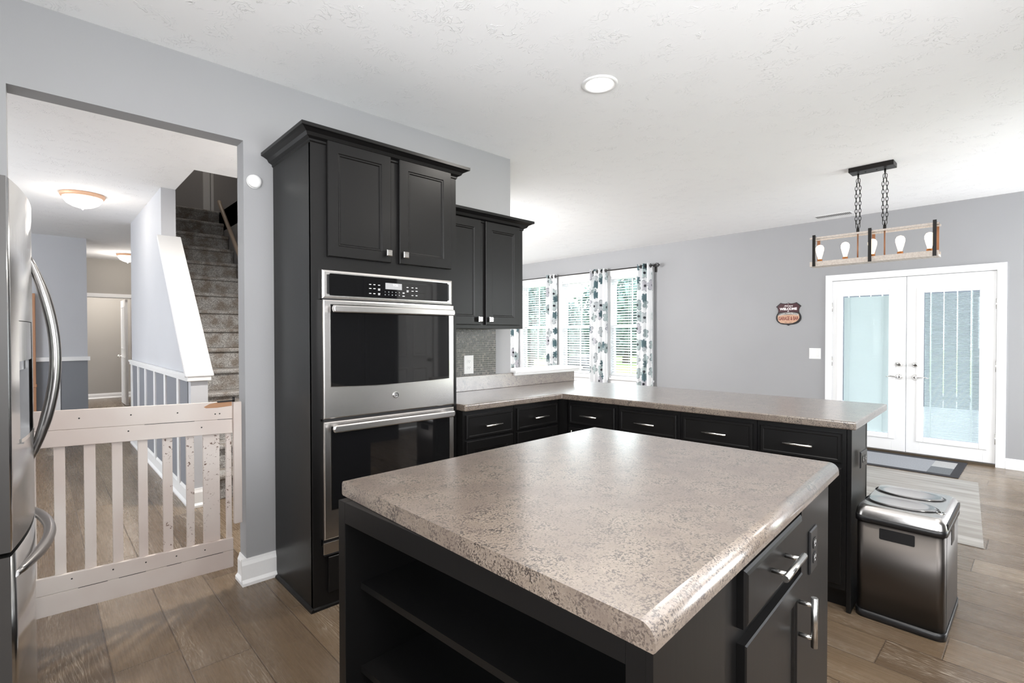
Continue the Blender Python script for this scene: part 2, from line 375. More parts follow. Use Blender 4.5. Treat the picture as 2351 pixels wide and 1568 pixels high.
# stair knee wall rising to full height
b = MB(); b.prism([(4.42, 0), (4.42, .99), (4.47, 1.01), (5.58, 2.18), (5.58, CH), (7.62, CH), (7.62, 0)], .84, .954, 'x')
struct(b.build('wall_stair_side', M_HALL))
b = MB()
pl = [(4.40, 1.005), (4.44, 1.035), (5.575, 2.225), (5.575, 2.185), (4.46, 1.0), (4.40, .99)]
b.prism(pl, .806, .992, 'x'); b.prism([(4.405, .955), (4.405, 1.0), (4.46, 1.0), (4.46, .955)], .818, .975, 'x')
b.prism([(4.43, .975), (4.43, 1.0), (5.575, 2.185), (5.575, 2.15)], .822, .84, 'x')
struct(b.build('trim_1', M_TRIM, bevel=.004))
b = MB()   # wainscot: panel colour, chair rail, battens
b.box(.834, .84, 4.50, 7.62, .1, .96); struct(b.build('wall_wainscot_stair', M_WAIN))
b = MB(); b.box(-2.5, .519, 9.238, 9.244, .1, .96); struct(b.build('wall_wainscot_end', M_WAIN))
b = MB(); b.box(.815, .835, 4.44, 7.63, .955, .985); b.box(.805, .835, 4.44, 7.63, .985, 1.01); struct(b.build('trim_2', M_TRIM, bevel=.003))
b = MB()
for y in (7.01, 6.49, 5.925, 5.38, 4.81, 7.55): b.box(.822, .835, y-.04, y+.04, .1, .958)
struct(b.build('trim_3', M_TRIM))
b = MB(); b.box(-2.5, .545, 9.21, 9.245, .955, 1.01); b.box(.149, .229, 9.225, 9.24, .1, .958); b.box(-.6, -.52, 9.225, 9.24, .1, .958); struct(b.build('trim_4', M_TRIM))
def base_prof(t=.014, h=.135): return [(0, 0), (-t-.012, 0), (-t-.012, .015), (-t, .03), (-t, h-.03), (-t*.5, h-.012), (-t*.35, h), (0, h)]
def baseboard(name, p0, p1, nrm, h=.135):
    p0, p1, nrm = Vector(p0), Vector(p1), Vector(nrm); d = (p1-p0); b = MB()
    b.oprism(p0, -nrm, Z, d.normalized(), base_prof(h=h), 0, d.length); return struct(b.build(name, M_TRIM))
b = MB(); pr_ = base_prof()
b.oprism((.787, YA, 0), Y, Z, X, pr_, -.026, .146)
b.oprism((.787, YA, 0), X, Z, Y, pr_, -.0, .11)
struct(b.build('baseboard_left', M_TRIM))
baseboard('baseboard_far', (XB, .265, 0), (XB, -1.5, 0), (-1, 0, 0), .10)
baseboard('baseboard_stair', (.84, 4.42, 0), (.84, 7.62, 0), (-1, 0, 0), .14)
baseboard('baseboard_newel', (.82, 4.42, 0), (.974, 4.42, 0), (0, -1, 0), .14)
baseboard('baseboard_hall_end', (-2.5, 9.244, 0), (.519, 9.244, 0), (0, -1, 0), .14)
baseboard('baseboard_far_room', (-.5, 13.4, 0), (2.5, 13.4, 0), (0, -1, 0), .11)
baseboard('baseboard_dining', (XB, 1.80, 0), (XB, 8.4, 0), (-1, 0, 0), .10)
# half-wall cap
b = MB(); b.box(2.68, 3.50, 2.80, 3.04, 1.008, 1.03); b.prism([(2.82, .985), (2.81, 1.008), (3.02, 1.008), (3.01, .985)], 2.69, 3.47, 'x')
b.box(3.43, 3.445, 2.86, 2.97, .90, .985); struct(b.build('trim_5', M_TRIM, bevel=.004))
b = MB(); b.box(-.10, -.010, 9.15, 9.20, 0, 1.86); b.box(-.115, -.002, 9.14, 9.21, .62, .66)
tag(b.build('wooden_post', M_PAD, bevel=.006), 'narrow orange-brown wooden post standing against the hall wainscot beside the fridge handle', 'post')

# ------------------------------------------------------------------ windows with blinds
def window(n, y0, y1):
    t = bpy.data.objects.new('window_%d' % n, None); C.objects.link(t); t.location = (XB, (y0+y1)/2, .6); OFF[t.name] = Vector(t.location); struct(t)
    z0, z1 = .60, 2.28; zm = 1.445; b = MB()
    b.box(XB-.012, XB+.0, y0-.06, y1+.06, z1, z1+.07); b.box(XB-.012, XB, y0-.06, y0, z0-.02, z1); b.box(XB-.012, XB, y1, y1+.06, z0-.02, z1)
    for a in ((y0, y0+.035), (y1-.035, y1)): b.box(XB, XB+.12, a[0], a[1], z0, z1)
    b.box(XB, XB+.12, y0+.035, y1-.035, z1-.03, z1); b.box(XB, XB+.12, y0+.035, y1-.035, z0, z0+.04); b.box(XB-.012, XB, y0-.06, y1+.06, z0-.09, z0-.02)
    b.box(XB-.045, XB-.001, y0-.08, y1+.08, z0-.021, z0+.006)
    b.build('window_frame', M_TRIM, t)
    for za, zb, xx in ((z0+.04, zm+.02, .06), (zm-.02, z1-.03, .09)):
        b = MB()
        for a in ((y0+.035, y0+.075), (y1-.075, y1-.035)): b.box(XB+xx, XB+xx+.03, a[0], a[1], za, zb)
        b.box(XB+xx, XB+xx+.03, y0+.075, y1-.075, za, za+.045); b.box(XB+xx, XB+xx+.03, y0+.075, y1-.075, zb-.045, zb)
        ym = (y0+y1)/2; b.box(XB+xx+.008, XB+xx+.022, ym-.009, ym+.009, za, zb); b.box(XB+xx+.008, XB+xx+.022, y0+.04, y1-.04, (za+zb)/2-.009, (za+zb)/2+.009)
        b.build('sash', M_TRIM, t)
        b = MB(); b.box(XB+xx+.013, XB+xx+.017, y0+.07, y1-.07, za+.04, zb-.04); b.build('window_pane', M_PANE, t)
names = ['nearest the upper cabinet', 'in the middle window', 'nearest the patio door']
for n, (y0, y1) in enumerate(WIN):
    window(n+1, y0, y1)
    t = thing('window_blind', 'white horizontal slat blind %s' % ['hung in the window nearest the upper cabinet', 'hung in the middle one of three windows', 'hung in the window nearest the patio door'][n], 'blind', (XB+.03, (y0+y1)/2, .63), 'white slat blinds in the dining windows')
    b = MB(); b.box(XB+.008, XB+.052, y0+.037, y1-.037, 2.205, 2.25); b.build('head_rail', M_BLIND, t)
    b = MB(); z = .675
    while z < 2.19:
        b.obox((XB+.03, y0+.04, z), Y, Vector((math.cos(.34), 0, math.sin(.34))), Vector((-math.sin(.34), 0, math.cos(.34))), 0, y1-y0-.08, -.0235, .0235, -.0014, .0014); z += .0415
    b.build('slats', M_BLIND, t)
    b = MB(); b.box(XB+.008, XB+.052, y0+.04, y1-.04, .645, .665); b.build('bottom_rail', M_BLIND, t)
    b = MB()
    for f in (.14, .5, .86):
        yy = y0+(y1-y0)*f
        for xx in (.007, .053): b.box(XB+xx-.001, XB+xx+.001, yy-.0015, yy+.0015, .65, 2.21)
    b.build('ladder_cord', M_BLIND, t)
# off-frame windows, added as frames for the fill lights
for nm, x0, x1, z0, z1 in (('window_4', 4.5, 6.6, .2, 2.3), ('window_5', .15, 1.65, 1.0, 2.1)):
    b = MB()
    for a in ((x0, x0+.05), ((x0+x1)/2-.025, (x0+x1)/2+.025), (x1-.05, x1)): b.box(a[0], a[1], -1.60, -1.52, z0, z1)
    b.box(x0, x1, -1.60, -1.52, z0, z0+.05); b.box(x0, x1, -1.60, -1.52, z1-.05, z1); struct(b.build(nm, M_TRIM))

# ------------------------------------------------------------------ curtains and rod
M_CURT = mat('white_floral_curtain', (.80, .81, .82), .8, spec=.2)
def flower_layer(mm, uvout, scale, R, petals, thr, offset):
    mp = N(mm, 'ShaderNodeMapping'); mp.inputs['Scale'].default_value = (scale,)*3; mp.inputs['Location'].default_value = offset; L(mm, uvout, mp.inputs[0])
    vo = N(mm, 'ShaderNodeTexVoronoi', voronoi_dimensions='2D'); vo.inputs['Scale'].default_value = 1; vo.inputs['Randomness'].default_value = .55; L(mm, mp.outputs[0], vo.inputs['Vector'])
    sub = N(mm, 'ShaderNodeVectorMath', operation='SUBTRACT'); L(mm, mp.outputs[0], sub.inputs[0]); L(mm, vo.outputs['Position'], sub.inputs[1])
    s = N(mm, 'ShaderNodeSeparateXYZ'); L(mm, sub.outputs[0], s.inputs[0]); cs = N(mm, 'ShaderNodeSeparateColor'); L(mm, vo.outputs['Color'], cs.inputs[0])
    ang = math_(mm, 'ADD', math_(mm, 'ARCTAN2', s.outputs[1], s.outputs[0]), math_(mm, 'MULTIPLY', cs.outputs[2], 6.28))
    pet = math_(mm, 'ABSOLUTE', math_(mm, 'COSINE', math_(mm, 'MULTIPLY', ang, petals/2)))
    rr = math_(mm, 'ADD', R*.55, math_(mm, 'MULTIPLY', math_(mm, 'POWER', pet, .6), R*.45))
    inside = math_(mm, 'LESS_THAN', vo.outputs['Distance'], rr)
    edge = math_(mm, 'GREATER_THAN', vo.outputs['Distance'], math_(mm, 'MULTIPLY', rr, .88))
    keep = math_(mm, 'GREATER_THAN', cs.outputs[0], thr)
    veins = math_(mm, 'GREATER_THAN', math_(mm, 'SINE', math_(mm, 'MULTIPLY', ang, 26)), .35)
    core = math_(mm, 'LESS_THAN', vo.outputs['Distance'], R*.22)
    return math_(mm, 'MULTIPLY', inside, keep), edge, veins, core, cs.outputs[1]
tc = N(M_CURT, 'ShaderNodeTexCoord').outputs['UV']; col = (.88, .885, .89)
i1, e1, v1, c1, k1 = flower_layer(M_CURT, tc, 4.6, .42, 6, .30, (0, 0, 0))
pc = ramp(M_CURT, k1, [(0, (.42, .50, .50)), (.25, (.60, .63, .64)), (.5, (.52, .60, .59)), (.75, (.62, .60, .64))], 'CONSTANT')
fc = mix(M_CURT, math_(M_CURT, 'MULTIPLY', v1, .35), pc, (.30, .34, .36)); fc = mix(M_CURT, e1, fc, (.25, .28, .30)); fc = mix(M_CURT, c1, fc, (.03, .03, .04))
col = mix(M_CURT, i1, col, fc)
i2, e2, v2, c2, k2 = flower_layer(M_CURT, tc, 4.0, .27, 8, .50, (3.3, 7.7, 0))
dk = mix(M_CURT, v2, (.012, .045, .065), (.22, .34, .36))
col = mix(M_CURT, i2, col, dk); L(M_CURT, col, BS(M_CURT).inputs['Base Color'])
translucent(M_CURT, (.8, .8, .8), .25)
def curtain(ya, yb, folds, label, uo):
    t = thing('curtain', label, 'curtain', (6.74, (ya+yb)/2, .10), 'floral grommet curtains at the dining windows')
    b = MB(); b.uv = []; nx, nz = folds*12, 24; wdt = yb-ya; amp = .032
    for j in range(nz+1):
        z = .10+(2.385-.10)*j/nz; sp = 1+.10*(1-j/nz)
        for i in range(nx+1):
            f = i/nx; ph = f*folds*2*PI
            y = (ya+yb)/2+(f-.5)*wdt*sp; x = 6.74+amp*math.sin(ph)*(1+.25*math.sin(3*z+i))
            b.pt((x, y, z)); b.uv.append((uo+f*wdt*1.9, z))
    for j in range(nz):
        for i in range(nx):
            a = j*(nx+1)+i; b.face((a, a+1, a+nx+2, a+nx+1), True)
    o = b.build('fabric', M_CURT, t); sd = o.modifiers.new('s', 'SOLIDIFY'); sd.thickness = .002
    for k in range(folds*2):
        f = (k+.5)/(folds*2); b = MB(); yy = (ya+yb)/2+(f-.5)*wdt
        pts = [(6.74+.0*a, yy+.0, 0) for a in (0,)]
        ring = [(6.74+.024*math.cos(q), yy, 2.345+.024*math.sin(q)) for q in [2*PI*i/14 for i in range(14)]]
        b.tube(ring, .006, 6, closed=True); b.build('grommet', M_BLKM, t)
curtain(6.98, 7.26, 3, 'floral curtain at the left end of the rod, seen past the wall corner', 0)
curtain(5.99, 6.23, 3, 'narrow floral curtain hanging between the left and middle windows', 1.7)
curtain(4.90, 5.24, 4, 'wide gathered floral curtain hanging between the middle and right windows', 3.1)
curtain(4.08, 4.33, 3, 'floral curtain at the right end of the rod beside the bare wall', 5.3)
t = thing('curtain_rod', 'thin black curtain rod with caged finial above the dining windows', 'curtain rod', (6.74, 5.65, 2.34))
b = MB(); b.tube([(6.74, 4.03, 2.345), (6.74, 7.34, 2.345)], .008, 8); b.build('rod', M_BLKM, t)
b = MB()
for k in range(6):
    a = PI*k/3; b.tube([(6.74+.032*math.sin(PI*q/8)*math.cos(a+q*.25), 4.03-.075*q/8, 2.345+.032*math.sin(PI*q/8)*math.sin(a+q*.25)) for q in range(9)], .0035, 5)
b.lathe((6.74, 4.035, 2.345), (0, -1, 0), [(.012, -.01), (.014, 0), (.009, .01)], 10); b.build('finial', M_BLKM, t)
for yy in (4.06, 6.1):
    b = MB(); b.tube([(6.74, yy, 2.33), (6.80, yy, 2.33), (6.826, yy, 2.30)], .006, 6); b.box(6.815, 6.829, yy-.015, yy+.015, 2.25, 2.33); b.build('bracket', M_BLKM, t)

# ------------------------------------------------------------------ patio double door
t = bpy.data.objects.new('door_1', None); C.objects.link(t); t.location = (XB, 1.04, 0); OFF[t.name] = Vector(t.location); struct(t)
b = MB(); x0, x1 = XB-.022, XB+.0
b.box(x0, x1, 1.738, 1.802, 0, 1.998); b.box(x0, x1, .266, .335, 0, 1.998); b.box(x0, x1, .335, 1.738, 1.93, 1.998)
b.box(XB, XB+.14, 1.738, 1.742, 0, 1.93); b.box(XB, XB+.14, .333, .335, 0, 1.93)
b.build('door_casing', M_TRIM, t, bevel=.005)
b = MB(); b.box(XB-.02, XB+.14, .335, 1.74, 0, .022); b.build('threshold', mat('bronze_threshold', (.10, .075, .05), .4, .5), t)
for (ya, yb, ga, gb, tilt, side) in ((1.043, 1.737, 1.195, 1.627, 1.28, 1), (.337, 1.037, .459, .891, .50, -1)):
    leaf = MB()
    for q in ((ya, ga-.03, .03, 1.925), (gb+.03, yb, .03, 1.925)): leaf.box(XB+.004, XB+.048, min(q[0], q[1]), max(q[0], q[1]), q[2], q[3])
    leaf.box(XB+.004, XB+.048, ga-.03, gb+.03, .03, .185); leaf.box(XB+.004, XB+.048, ga-.03, gb+.03, 1.77, 1.925)
    lf = leaf.build('door_leaf', M_TRIM, t, bevel=.002)
    b = MB()
    for (p, q, r, s_) in ((ga-.06, ga, .155, 1.80), (gb, gb+.06, .155, 1.80)): b.box(XB-.008, XB+.005, p, q, r, s_)
    b.box(XB-.008, XB+.005, ga, gb, .155, .212); b.box(XB-.008, XB+.005, ga, gb, 1.742, 1.80); b.build('lite_frame', M_TRIM, lf, bevel=.006)
    b = MB(); b.box(XB+.010, XB+.012, ga, gb, .212, 1.742); b.build('pane', M_PANE, lf)
    b = MB(); z = .222; uu = Vector((math.cos(tilt), 0, math.sin(tilt))); nn = Vector((-math.sin(tilt), 0, math.cos(tilt)))
    while z < 1.735:
        b.obox((XB+.028, ga+.004, z), Y, uu, nn, 0, gb-ga-.008, -.0078, .0078, -.0005, .0005); z += .0143
    b.build('blind_slats', M_BLIND, lf)
    b = MB()
    for f in (.13, .87):
        yy = ga+(gb-ga)*f; b.box(XB+.018, XB+.020, yy-.004, yy+.004, .215, 1.74)
    b.build('blind_cord', M_BLIND, lf)
    ky = 1.097 if side > 0 else .958
    b = MB(); b.lathe((XB+.004, ky, .975), (-1, 0, 0), [(.031, 0), (.031, .008), (.024, .014), (.02, .028), (.012, .032)], 20); b.box(XB-.045, XB-.02, ky-.018, ky+.018, .970, .980); b.build('deadbolt', M_CHROME, lf)
    b = MB(); b.lathe((XB+.004, ky, .842), (-1, 0, 0), [(.032, 0), (.032, .008), (.022, .015), (.012, .03), (.011, .05)], 20)
    b.tube([(XB-.045, ky, .842), (XB-.05, ky+side*.03, .845), (XB-.05, ky+side*.07, .848), (XB-.047, ky+side*.11, .840)], [.010, .008, .006, .005], 8); b.build('lever_handle', M_CHROME, lf)
    hy = yb if side > 0 else ya
    for hz in (1.62 if side > 0 else 1.60, .985, .27):
        b = MB(); b.tube([(XB-.004, hy, hz-.05), (XB-.004, hy, hz+.05)], .006, 8); b.lathe((XB-.004, hy, hz+.05), Z, [(.004, 0), (.006, .004), (.002, .010)], 8); b.build('hinge', M_HANDLE, lf)
# other doors
t = bpy.data.objects.new('door_2', None); C.objects.link(t); t.location = (.9, 11.5, 0); OFF[t.name] = Vector(t.location); struct(t)
b = MB(); b.box(.50, .56, 11.48, 11.5, 0, 2.05); b.box(1.27, 1.33, 11.48, 11.5, 0, 2.05); b.box(.56, 1.27, 11.48, 11.5, 1.985, 2.05); b.box(1.262, 1.27, 11.5, 11.6, 0, 1.985); b.box(.56, 1.27, 11.5, 11.6, 1.977, 1.985); b.build('door_casing', M_TRIM, t)
b = MB(); b.box(1.19, 1.225, 11.62, 12.32, .01, 1.97); lf = b.build('door_leaf', M_TRIM, t)
for yy0 in (11.70, 12.0):
    b = MB()
    for z0, z1 in ((.15, .9), (1.05, 1.85)): b.rings((1.19, yy0, z0), Y, Z, -X, .24, z1-z0, [(0, -.002), (0, .004), (.012, .008), (.03, .002)])
    b.build('panel', M_TRIM, lf)
b = MB(); b.lathe((1.19, 12.25, .91), (-1, 0, 0), [(.028, 0), (.028, .006), (.012, .012), (.012, .03), (.028, .04), (.03, .055), (.02, .066)], 16); b.build('door_knob', M_CHROME, lf)
t = bpy.data.objects.new('door_3', None); C.objects.link(t); t.location = (3.82, -1.5, 0); OFF[t.name] = Vector(t.location); struct(t)
b = MB(); b.box(3.37, 3.44, -1.5, -1.48, 0, 2.11); b.box(4.2, 4.27, -1.5, -1.48, 0, 2.11); b.box(3.44, 4.2, -1.5, -1.48, 2.04, 2.11); b.build('door_casing', M_TRIM, t, bevel=.004)
b = MB(); b.box(3.44, 4.2, -1.55, -1.51, .01, 2.03); lf = b.build('door_leaf', M_TRIM, t)
for px in (3.54, 3.86):
    for z0, z1 in ((.2, .85), (1.0, 1.6), (1.7, 1.92)):
        b = MB(); b.rings((px+.24, -1.51, z0), -X, Z, Y, .24, z1-z0, [(0, -.002), (0, .005), (.012, .010), (.03, .001), (.05, .006)]); b.build('panel', M_TRIM, lf)
b = MB(); b.lathe((4.13, -1.51, .95), (0, 1, 0), [(.028, 0), (.028, .006), (.012, .012), (.012, .03), (.028, .04), (.03, .055), (.02, .066)], 16); b.build('door_knob', M_CHROME, lf)
t = thing('pantry_cabinet', 'tall black pantry cabinet on the wall behind the camera, added to be mirrored in the oven glass', 'cabinet', (2.6, -1.2, 0))  # unseen cabinet, added only for its dark reflection in the oven glass
b = MB(); b.box(1.9, 3.3, -1.495, -.95, 0, 2.2); b.build('carcass', mat('pantry_black', (.008, .008, .008), .5, spec=.3), t)
for xx in (1.92, 2.38, 2.84):
    b = MB(); b.rings((xx+.44, -.95, .12), -X, Z, Y, .44, 2.04, [(0, .001), (0, .018), (.05, .018), (.06, .010), (.07, .010)]); b.build('door', MATS['pantry_black'], t)
# upstairs door casing seen at the stair top
b = MB(); b.box(1.655, 1.735, 7.82, 7.85, 2.94, 4.4); b.box(1.745, 1.779, 7.825, 7.85, 2.94, 4.4); struct(b.build('trim_6', M_TRIM))

# ------------------------------------------------------------------ staircase
M_CARPET = mat('mottled_grey_brown_carpet', (.25, .23, .21), .95, spec=.1)
v = coords(M_CARPET, out='World'); n1 = noise(M_CARPET, v, 170, 4, .8); n2 = noise(M_CARPET, v, 9, 3)
c = ramp(M_CARPET, n1.outputs[0], [(.35, (.12, .115, .11)), (.5, (.38, .37, .36)), (.64, (.80, .79, .77))])
c = mix(M_CARPET, ramp(M_CARPET, n2.outputs[0], [(.42, (0,)*3), (.62, (.6,)*3)]), c, (.17, .125, .085)); L(M_CARPET, c, BS(M_CARPET).inputs['Base Color']); bump(M_CARPET, n1.outputs[0], .7, .01)
t = thing('staircase', 'carpeted staircase climbing away behind the sloped white cap', 'staircase', (1.477, 4.5, 0))
R_, T_ = .196, .2178
for k in range(15):
    b = MB(); y0 = 4.47+k*T_; z1 = R_*(k+1); ye = y0+T_ if k < 14 else 7.81
    prof = [(y0+.02, max(0, z1-R_)), (y0+.02, z1-.045), (y0-.004, z1-.035), (y0-.006, z1-.012), (y0+.01, z1), (ye+.03, z1), (ye+.03, max(0, z1-R_-.02))]
    b.prism(prof, .96, 1.775, 'x'); b.build('step', M_CARPET, t, bevel=.006)
area('fill_upstairs', (1.4, 7.4, 4.9), .3, 5, (1, .92, .82))  # bodiless light added out of view to lift the stairwell
t = thing('handrail', 'pale wooden handrail on the right wall of the staircase', 'handrail', (1.72, 6.3, 2.1))
b = MB(); b.tube([(1.72, 7.30, 3.02), (1.72, 7.26, 2.97), (1.72, 5.0, .95)], .024, 8); b.build('rail', mat('pale_rail_wood', (.45, .36, .28), .4), t)
for yy, zz in ((7.1, 2.83), (5.8, 1.665)):
    b = MB(); b.tube([(1.72, yy, zz-.02), (1.74, yy, zz-.05), (1.779, yy, zz-.05)], .008, 6); b.build('bracket', M_HANDLE, t)

# ------------------------------------------------------------------ cabinet helpers
PD = [(0, -.019), (0, -.003), (.003, 0), (.052, 0), (.056, -.004), (.062, -.004), (.066, -.009), (.074, -.009)]
PF = [(0, -.019), (0, -.006), (.005, -.002), (.012, 0)]
def front(name, parent, o, u, w, h, n, prof=PD): b = MB(); b.rings(o, u, Z, n, w, h, prof); return b.build(name, M_CAB, parent)
def bar_handle(parent, c, ax, n, length=.13, r=.0055, proj=.032, name='handle'):
    c, ax, n = Vector(c), Vector(ax), Vector(n); b = MB()
    b.tube([c+n*proj-ax*length/2, c+n*proj+ax*length/2], r, 10)
    for s_ in (-.33, .33): b.tube([c+ax*length*s_, c+ax*length*s_+n*proj], r*.75, 8)
    return b.build(name, M_HANDLE, parent)
def knob(parent, c, n):
    c, n = Vector(c), Vector(n); b = MB(); b.tube([c, c+n*.018], .007, 8); u = n.cross(Z)
    b.rings(c-u*.016-Z*.016+n*.018, u, Z, n, .032, .032, [(0, 0), (0, .008), (.003, .011), (.007, .011), (.008, .009)]); return b.build('knob', M_CHROME, parent)

# ------------------------------------------------------------------ tall oven cabinet
TX0, TX1, TY = .932, 1.772, 2.354
t = thing('tall_oven_cabinet', 'tall black cabinet housing the two wall ovens, beside the hall opening', 'cabinet', ((TX0+TX1)/2, 2.6, 0))
b = MB(); b.box(TX0, TX0+.018, TY, YA-.002, 0, 2.235); b.box(TX1-.018, TX1, TY, YA-.002, 0, 2.235); b.box(TX0+.018, TX1-.018, YA-.014, YA-.002, 0, 2.2)
b.box(TX0+.018, TX1-.018, TY, YA-.014, 2.215, 2.235); b.box(TX0+.018, TX1-.018, TY, YA-.014, 1.62, 1.635); b.box(TX0+.018, TX1-.018, TY, YA-.014, .10, .118)
b.box(TX0+.018, TX1-.018, TY, YA-.014, .235, .25); b.build('carcass', M_CAB, t, bevel=.001)
b = MB(); F0, F1 = TY-.002, TY+.018
for q in ((TX0, TX0+.042, .0, 2.235), (TX1-.042, TX1, .0, 2.235)): b.box(q[0], q[1], F0, F1, q[2], q[3])
b.box(TX0+.042, TX1-.042, F0, F1, 1.61, 1.69); b.box(TX0+.042, TX1-.042, F0, F1, 2.2, 2.235); b.box(TX0+.042, TX1-.042, F0, F1, .0, .30)
b.box(1.330, 1.405, F0, F1, 1.69, 2.2); b.box(TX0+.042, 1.03, F0, F1, 1.69, 2.2); b.box(1.70, TX1-.042, F0, F1, 1.69, 2.2); b.build('face_frame', M_CAB, t)
for xa, xb, kx in ((1.006, 1.342, 1.318), (1.392, 1.726, 1.416)):
    d = front('door', t, (xa, TY-.021, 1.676), X, xb-xa, 2.236-1.676-.012, -Y); knob(d, (kx, TY-.021, 1.722), (0, -1, 0))
d = front('drawer', t, (1.0, TY-.021, .075), X, .72, .17, -Y, PD)
b = MB()
cp = [(0, 2.20), (-.006, 2.205), (-.006, 2.214), (-.022, 2.222), (-.030, 2.236), (-.048, 2.246), (-.060, 2.250), (-.060, 2.266), (0, 2.266)]
def crown(b, x0, x1, yf, yw, cp, left=True, right=True):
    # mitred crown: front run plus returns to the wall
    A = [b.pt((x0+(d if left else 0), yf+d, z)) for d, z in cp]; B = [b.pt((x1-(d if right else 0), yf+d, z)) for d, z in cp]
    n = len(cp)
    for k in range(n): b.face((A[k], A[(k+1) % n], B[(k+1) % n], B[k]))
    if left:
        W = [b.pt((x0+d, yw, z)) for d, z in cp]
        for k in range(n): b.face((W[k], W[(k+1) % n], A[(k+1) % n], A[k]))
        b.face(W[::-1])
    else: b.face(A)
    if right:
        W = [b.pt((x1-d, yw, z)) for d, z in cp]
        for k in range(n): b.face((B[k], B[(k+1) % n], W[(k+1) % n], W[k]))
        b.face(W)
    else: b.face(B)
crown(b, TX0, TX1, TY-.002, YA-.002, cp); b.box(TX0, TX1, TY, YA-.003, 2.236, 2.250); b.build('crown_molding', M_CAB, t)
b = MB(); b.prism([(TY, 0), (TY-.014, 0), (TY-.012, .010), (TY, .016)], TX0-.012, TX1, 'x'); b.prism([(TX0, 0), (TX0-.014, 0), (TX0-.012, .010), (TX0, .016)], TY-.012, YA-.03, 'y'); b.build('shoe_molding', M_CAB, t)

# ------------------------------------------------------------------ double wall oven
t = thing('double_wall_oven', 'stainless double wall oven set in the tall black cabinet', 'oven', (1.35, 2.34, .25))
OX0, OX1, OY = .975, 1.728, 2.326
b = MB(); b.box(TX0+.046, TX1-.046, TY+.02, YA-.02, .26, 1.60); b.build('oven_body', M_BLK, t)
b = MB(); b.box(OX0+.004, OX1-.004, OY+.006, TY-.003, .255, 1.605); b.build('trim_frame', M_BLK, t)
b = MB(); b.rings((OX0, OY+.008, 1.474), X, Z, -Y, OX1-OX0, 1.610-1.474, [(0, -.02), (0, .0), (.002, .002), (.010, .004), (.022, .004), (.0235, .001)])
cp_ = b.build('control_panel', M_STEEL, t)
b = MB(); b.oprism((0, OY+.003, 0), X, Z, -Y, rrect(OX0+.034, OX1-.034, 1.490, 1.594, .006), .0, .0035); b.build('control_glass', M_GLASSBLK, cp_)
b = MB(); b.oprism((0, OY, 0), X, Z, -Y, rrect(1.302, 1.398, 1.537, 1.569, .001), .0005, .0015); b.build('display', mat('grey_lcd', (.32, .32, .33), .3), cp_)
b = MB(); text_mb(b, '9:26', .017, (1.36, OY-.0015, 1.554), X, Z, -Y, .0002, .0006); b.build('clock_digits', M_INK, cp_)
b = MB()
for xx, zs in ((1.217, (1.555, 1.535, 1.510)), (1.240, (1.555, 1.535, 1.510)), (1.266, (1.554, 1.535, 1.529, 1.512, 1.506))):
    for k, z in enumerate(zs): b.obox((xx, OY-.0015, z), X, Z, -Y, -.006, .006 if k % 2 else .005, -.0016, .0016, .0, .0008)
b.build('button_legends', M_INK, cp_); b = MB()
for xx, zs in ((1.432, (1.553, 1.536, 1.530)), (1.462, (1.553, 1.535, 1.512)), (1.487, (1.553, 1.536, 1.512))):
    for k, z in enumerate(zs): b.obox((xx, OY-.0015, z), X, Z, -Y, -.006, .006 if k % 2 else .005, -.0016, .0016, .0, .0008)
b.build('button_legends', M_INK, cp_); b = MB()
for i in range(5):
    for j in range(2): text_mb(b, '1234567890'[i+5*j], .008, (1.300+i*.0205, OY-.0015, 1.520-j*.0145), X, Z, -Y, .0002, .0006)
b.obox((1.407, OY-.0015, 1.522), X, Z, -Y, -.005, .006, -.003, .003, 0, .0006); b.obox((1.407, OY-.0015, 1.506), X, Z, -Y, -.006, .007, -.002, .002, 0, .0006)
b.build('number_keys', M_INK, cp_)
def oven_door(z0, z1, gz0, gz1, hz, curve):
    b = MB(); b.rings((OX0-.002, OY+.008, z0), X, Z, -Y, OX1-OX0+.004, z1-z0, [(0, -.02), (0, .012), (.002, .016), (.006, .018), (.012, .018)])
    d = b.build('oven_door', M_STEEL, t)
    zs = OY+.008-.018
    poly = [(OX0+.034, gz1), (OX1-.034, gz1)]+[(OX1-.034-(OX1-OX0-.068)*k/12, gz0-curve*math.sin(PI*k/12)) for k in range(13)]
    rim = [(OX0+.031, gz1+.003), (OX1-.031, gz1+.003)]+[(OX1-.031-(OX1-OX0-.062)*k/12, gz0-.003-curve*math.sin(PI*k/12)) for k in range(13)]
    b = MB(); b.oprism((0, zs, 0), X, Z, -Y, rim[::-1], 0, .0012); b.build('window_rim', M_CHROME, d)
    b = MB(); b.oprism((0, zs, 0), X, Z, -Y, poly[::-1], 0, .0022); b.build('window_glass', M_GLASSBLK, d)
    b = MB(); b.oprism((0, OY-.052, hz), X, Z, -Y, [(OX0+.03, -.017), (OX1-.03, -.017), (OX1-.025, 0), (OX1-.03, .017), (OX0+.03, .017), (OX0+.025, 0)], -.010, .010)
    for xx in (OX0+.05, OX1-.075): b.box(xx, xx+.024, OY-.05, OY-.012, hz-.012, hz+.012)
    b.build('door_handle', M_STEEL, d, bevel=.006, seg=3); return d
d1 = oven_door(.905, 1.468, 1.058, 1.445, 1.425, .008)
oven_door(.335, .893, .475, .868, .862, .006)
b = MB(); c_ = Vector((1.353, OY-.0105, .991)); b.lathe(c_, -Y, [(.0165, 0), (.0165, .003), (.0145, .004)], 28); bd = b.build('round_badge', M_CHROME, d1)
b = MB(); b.lathe(c_, -Y, [(.0140, .003), (.0140, .0045)], 28); b.build('badge_face', M_BLK, d1)
b = MB()
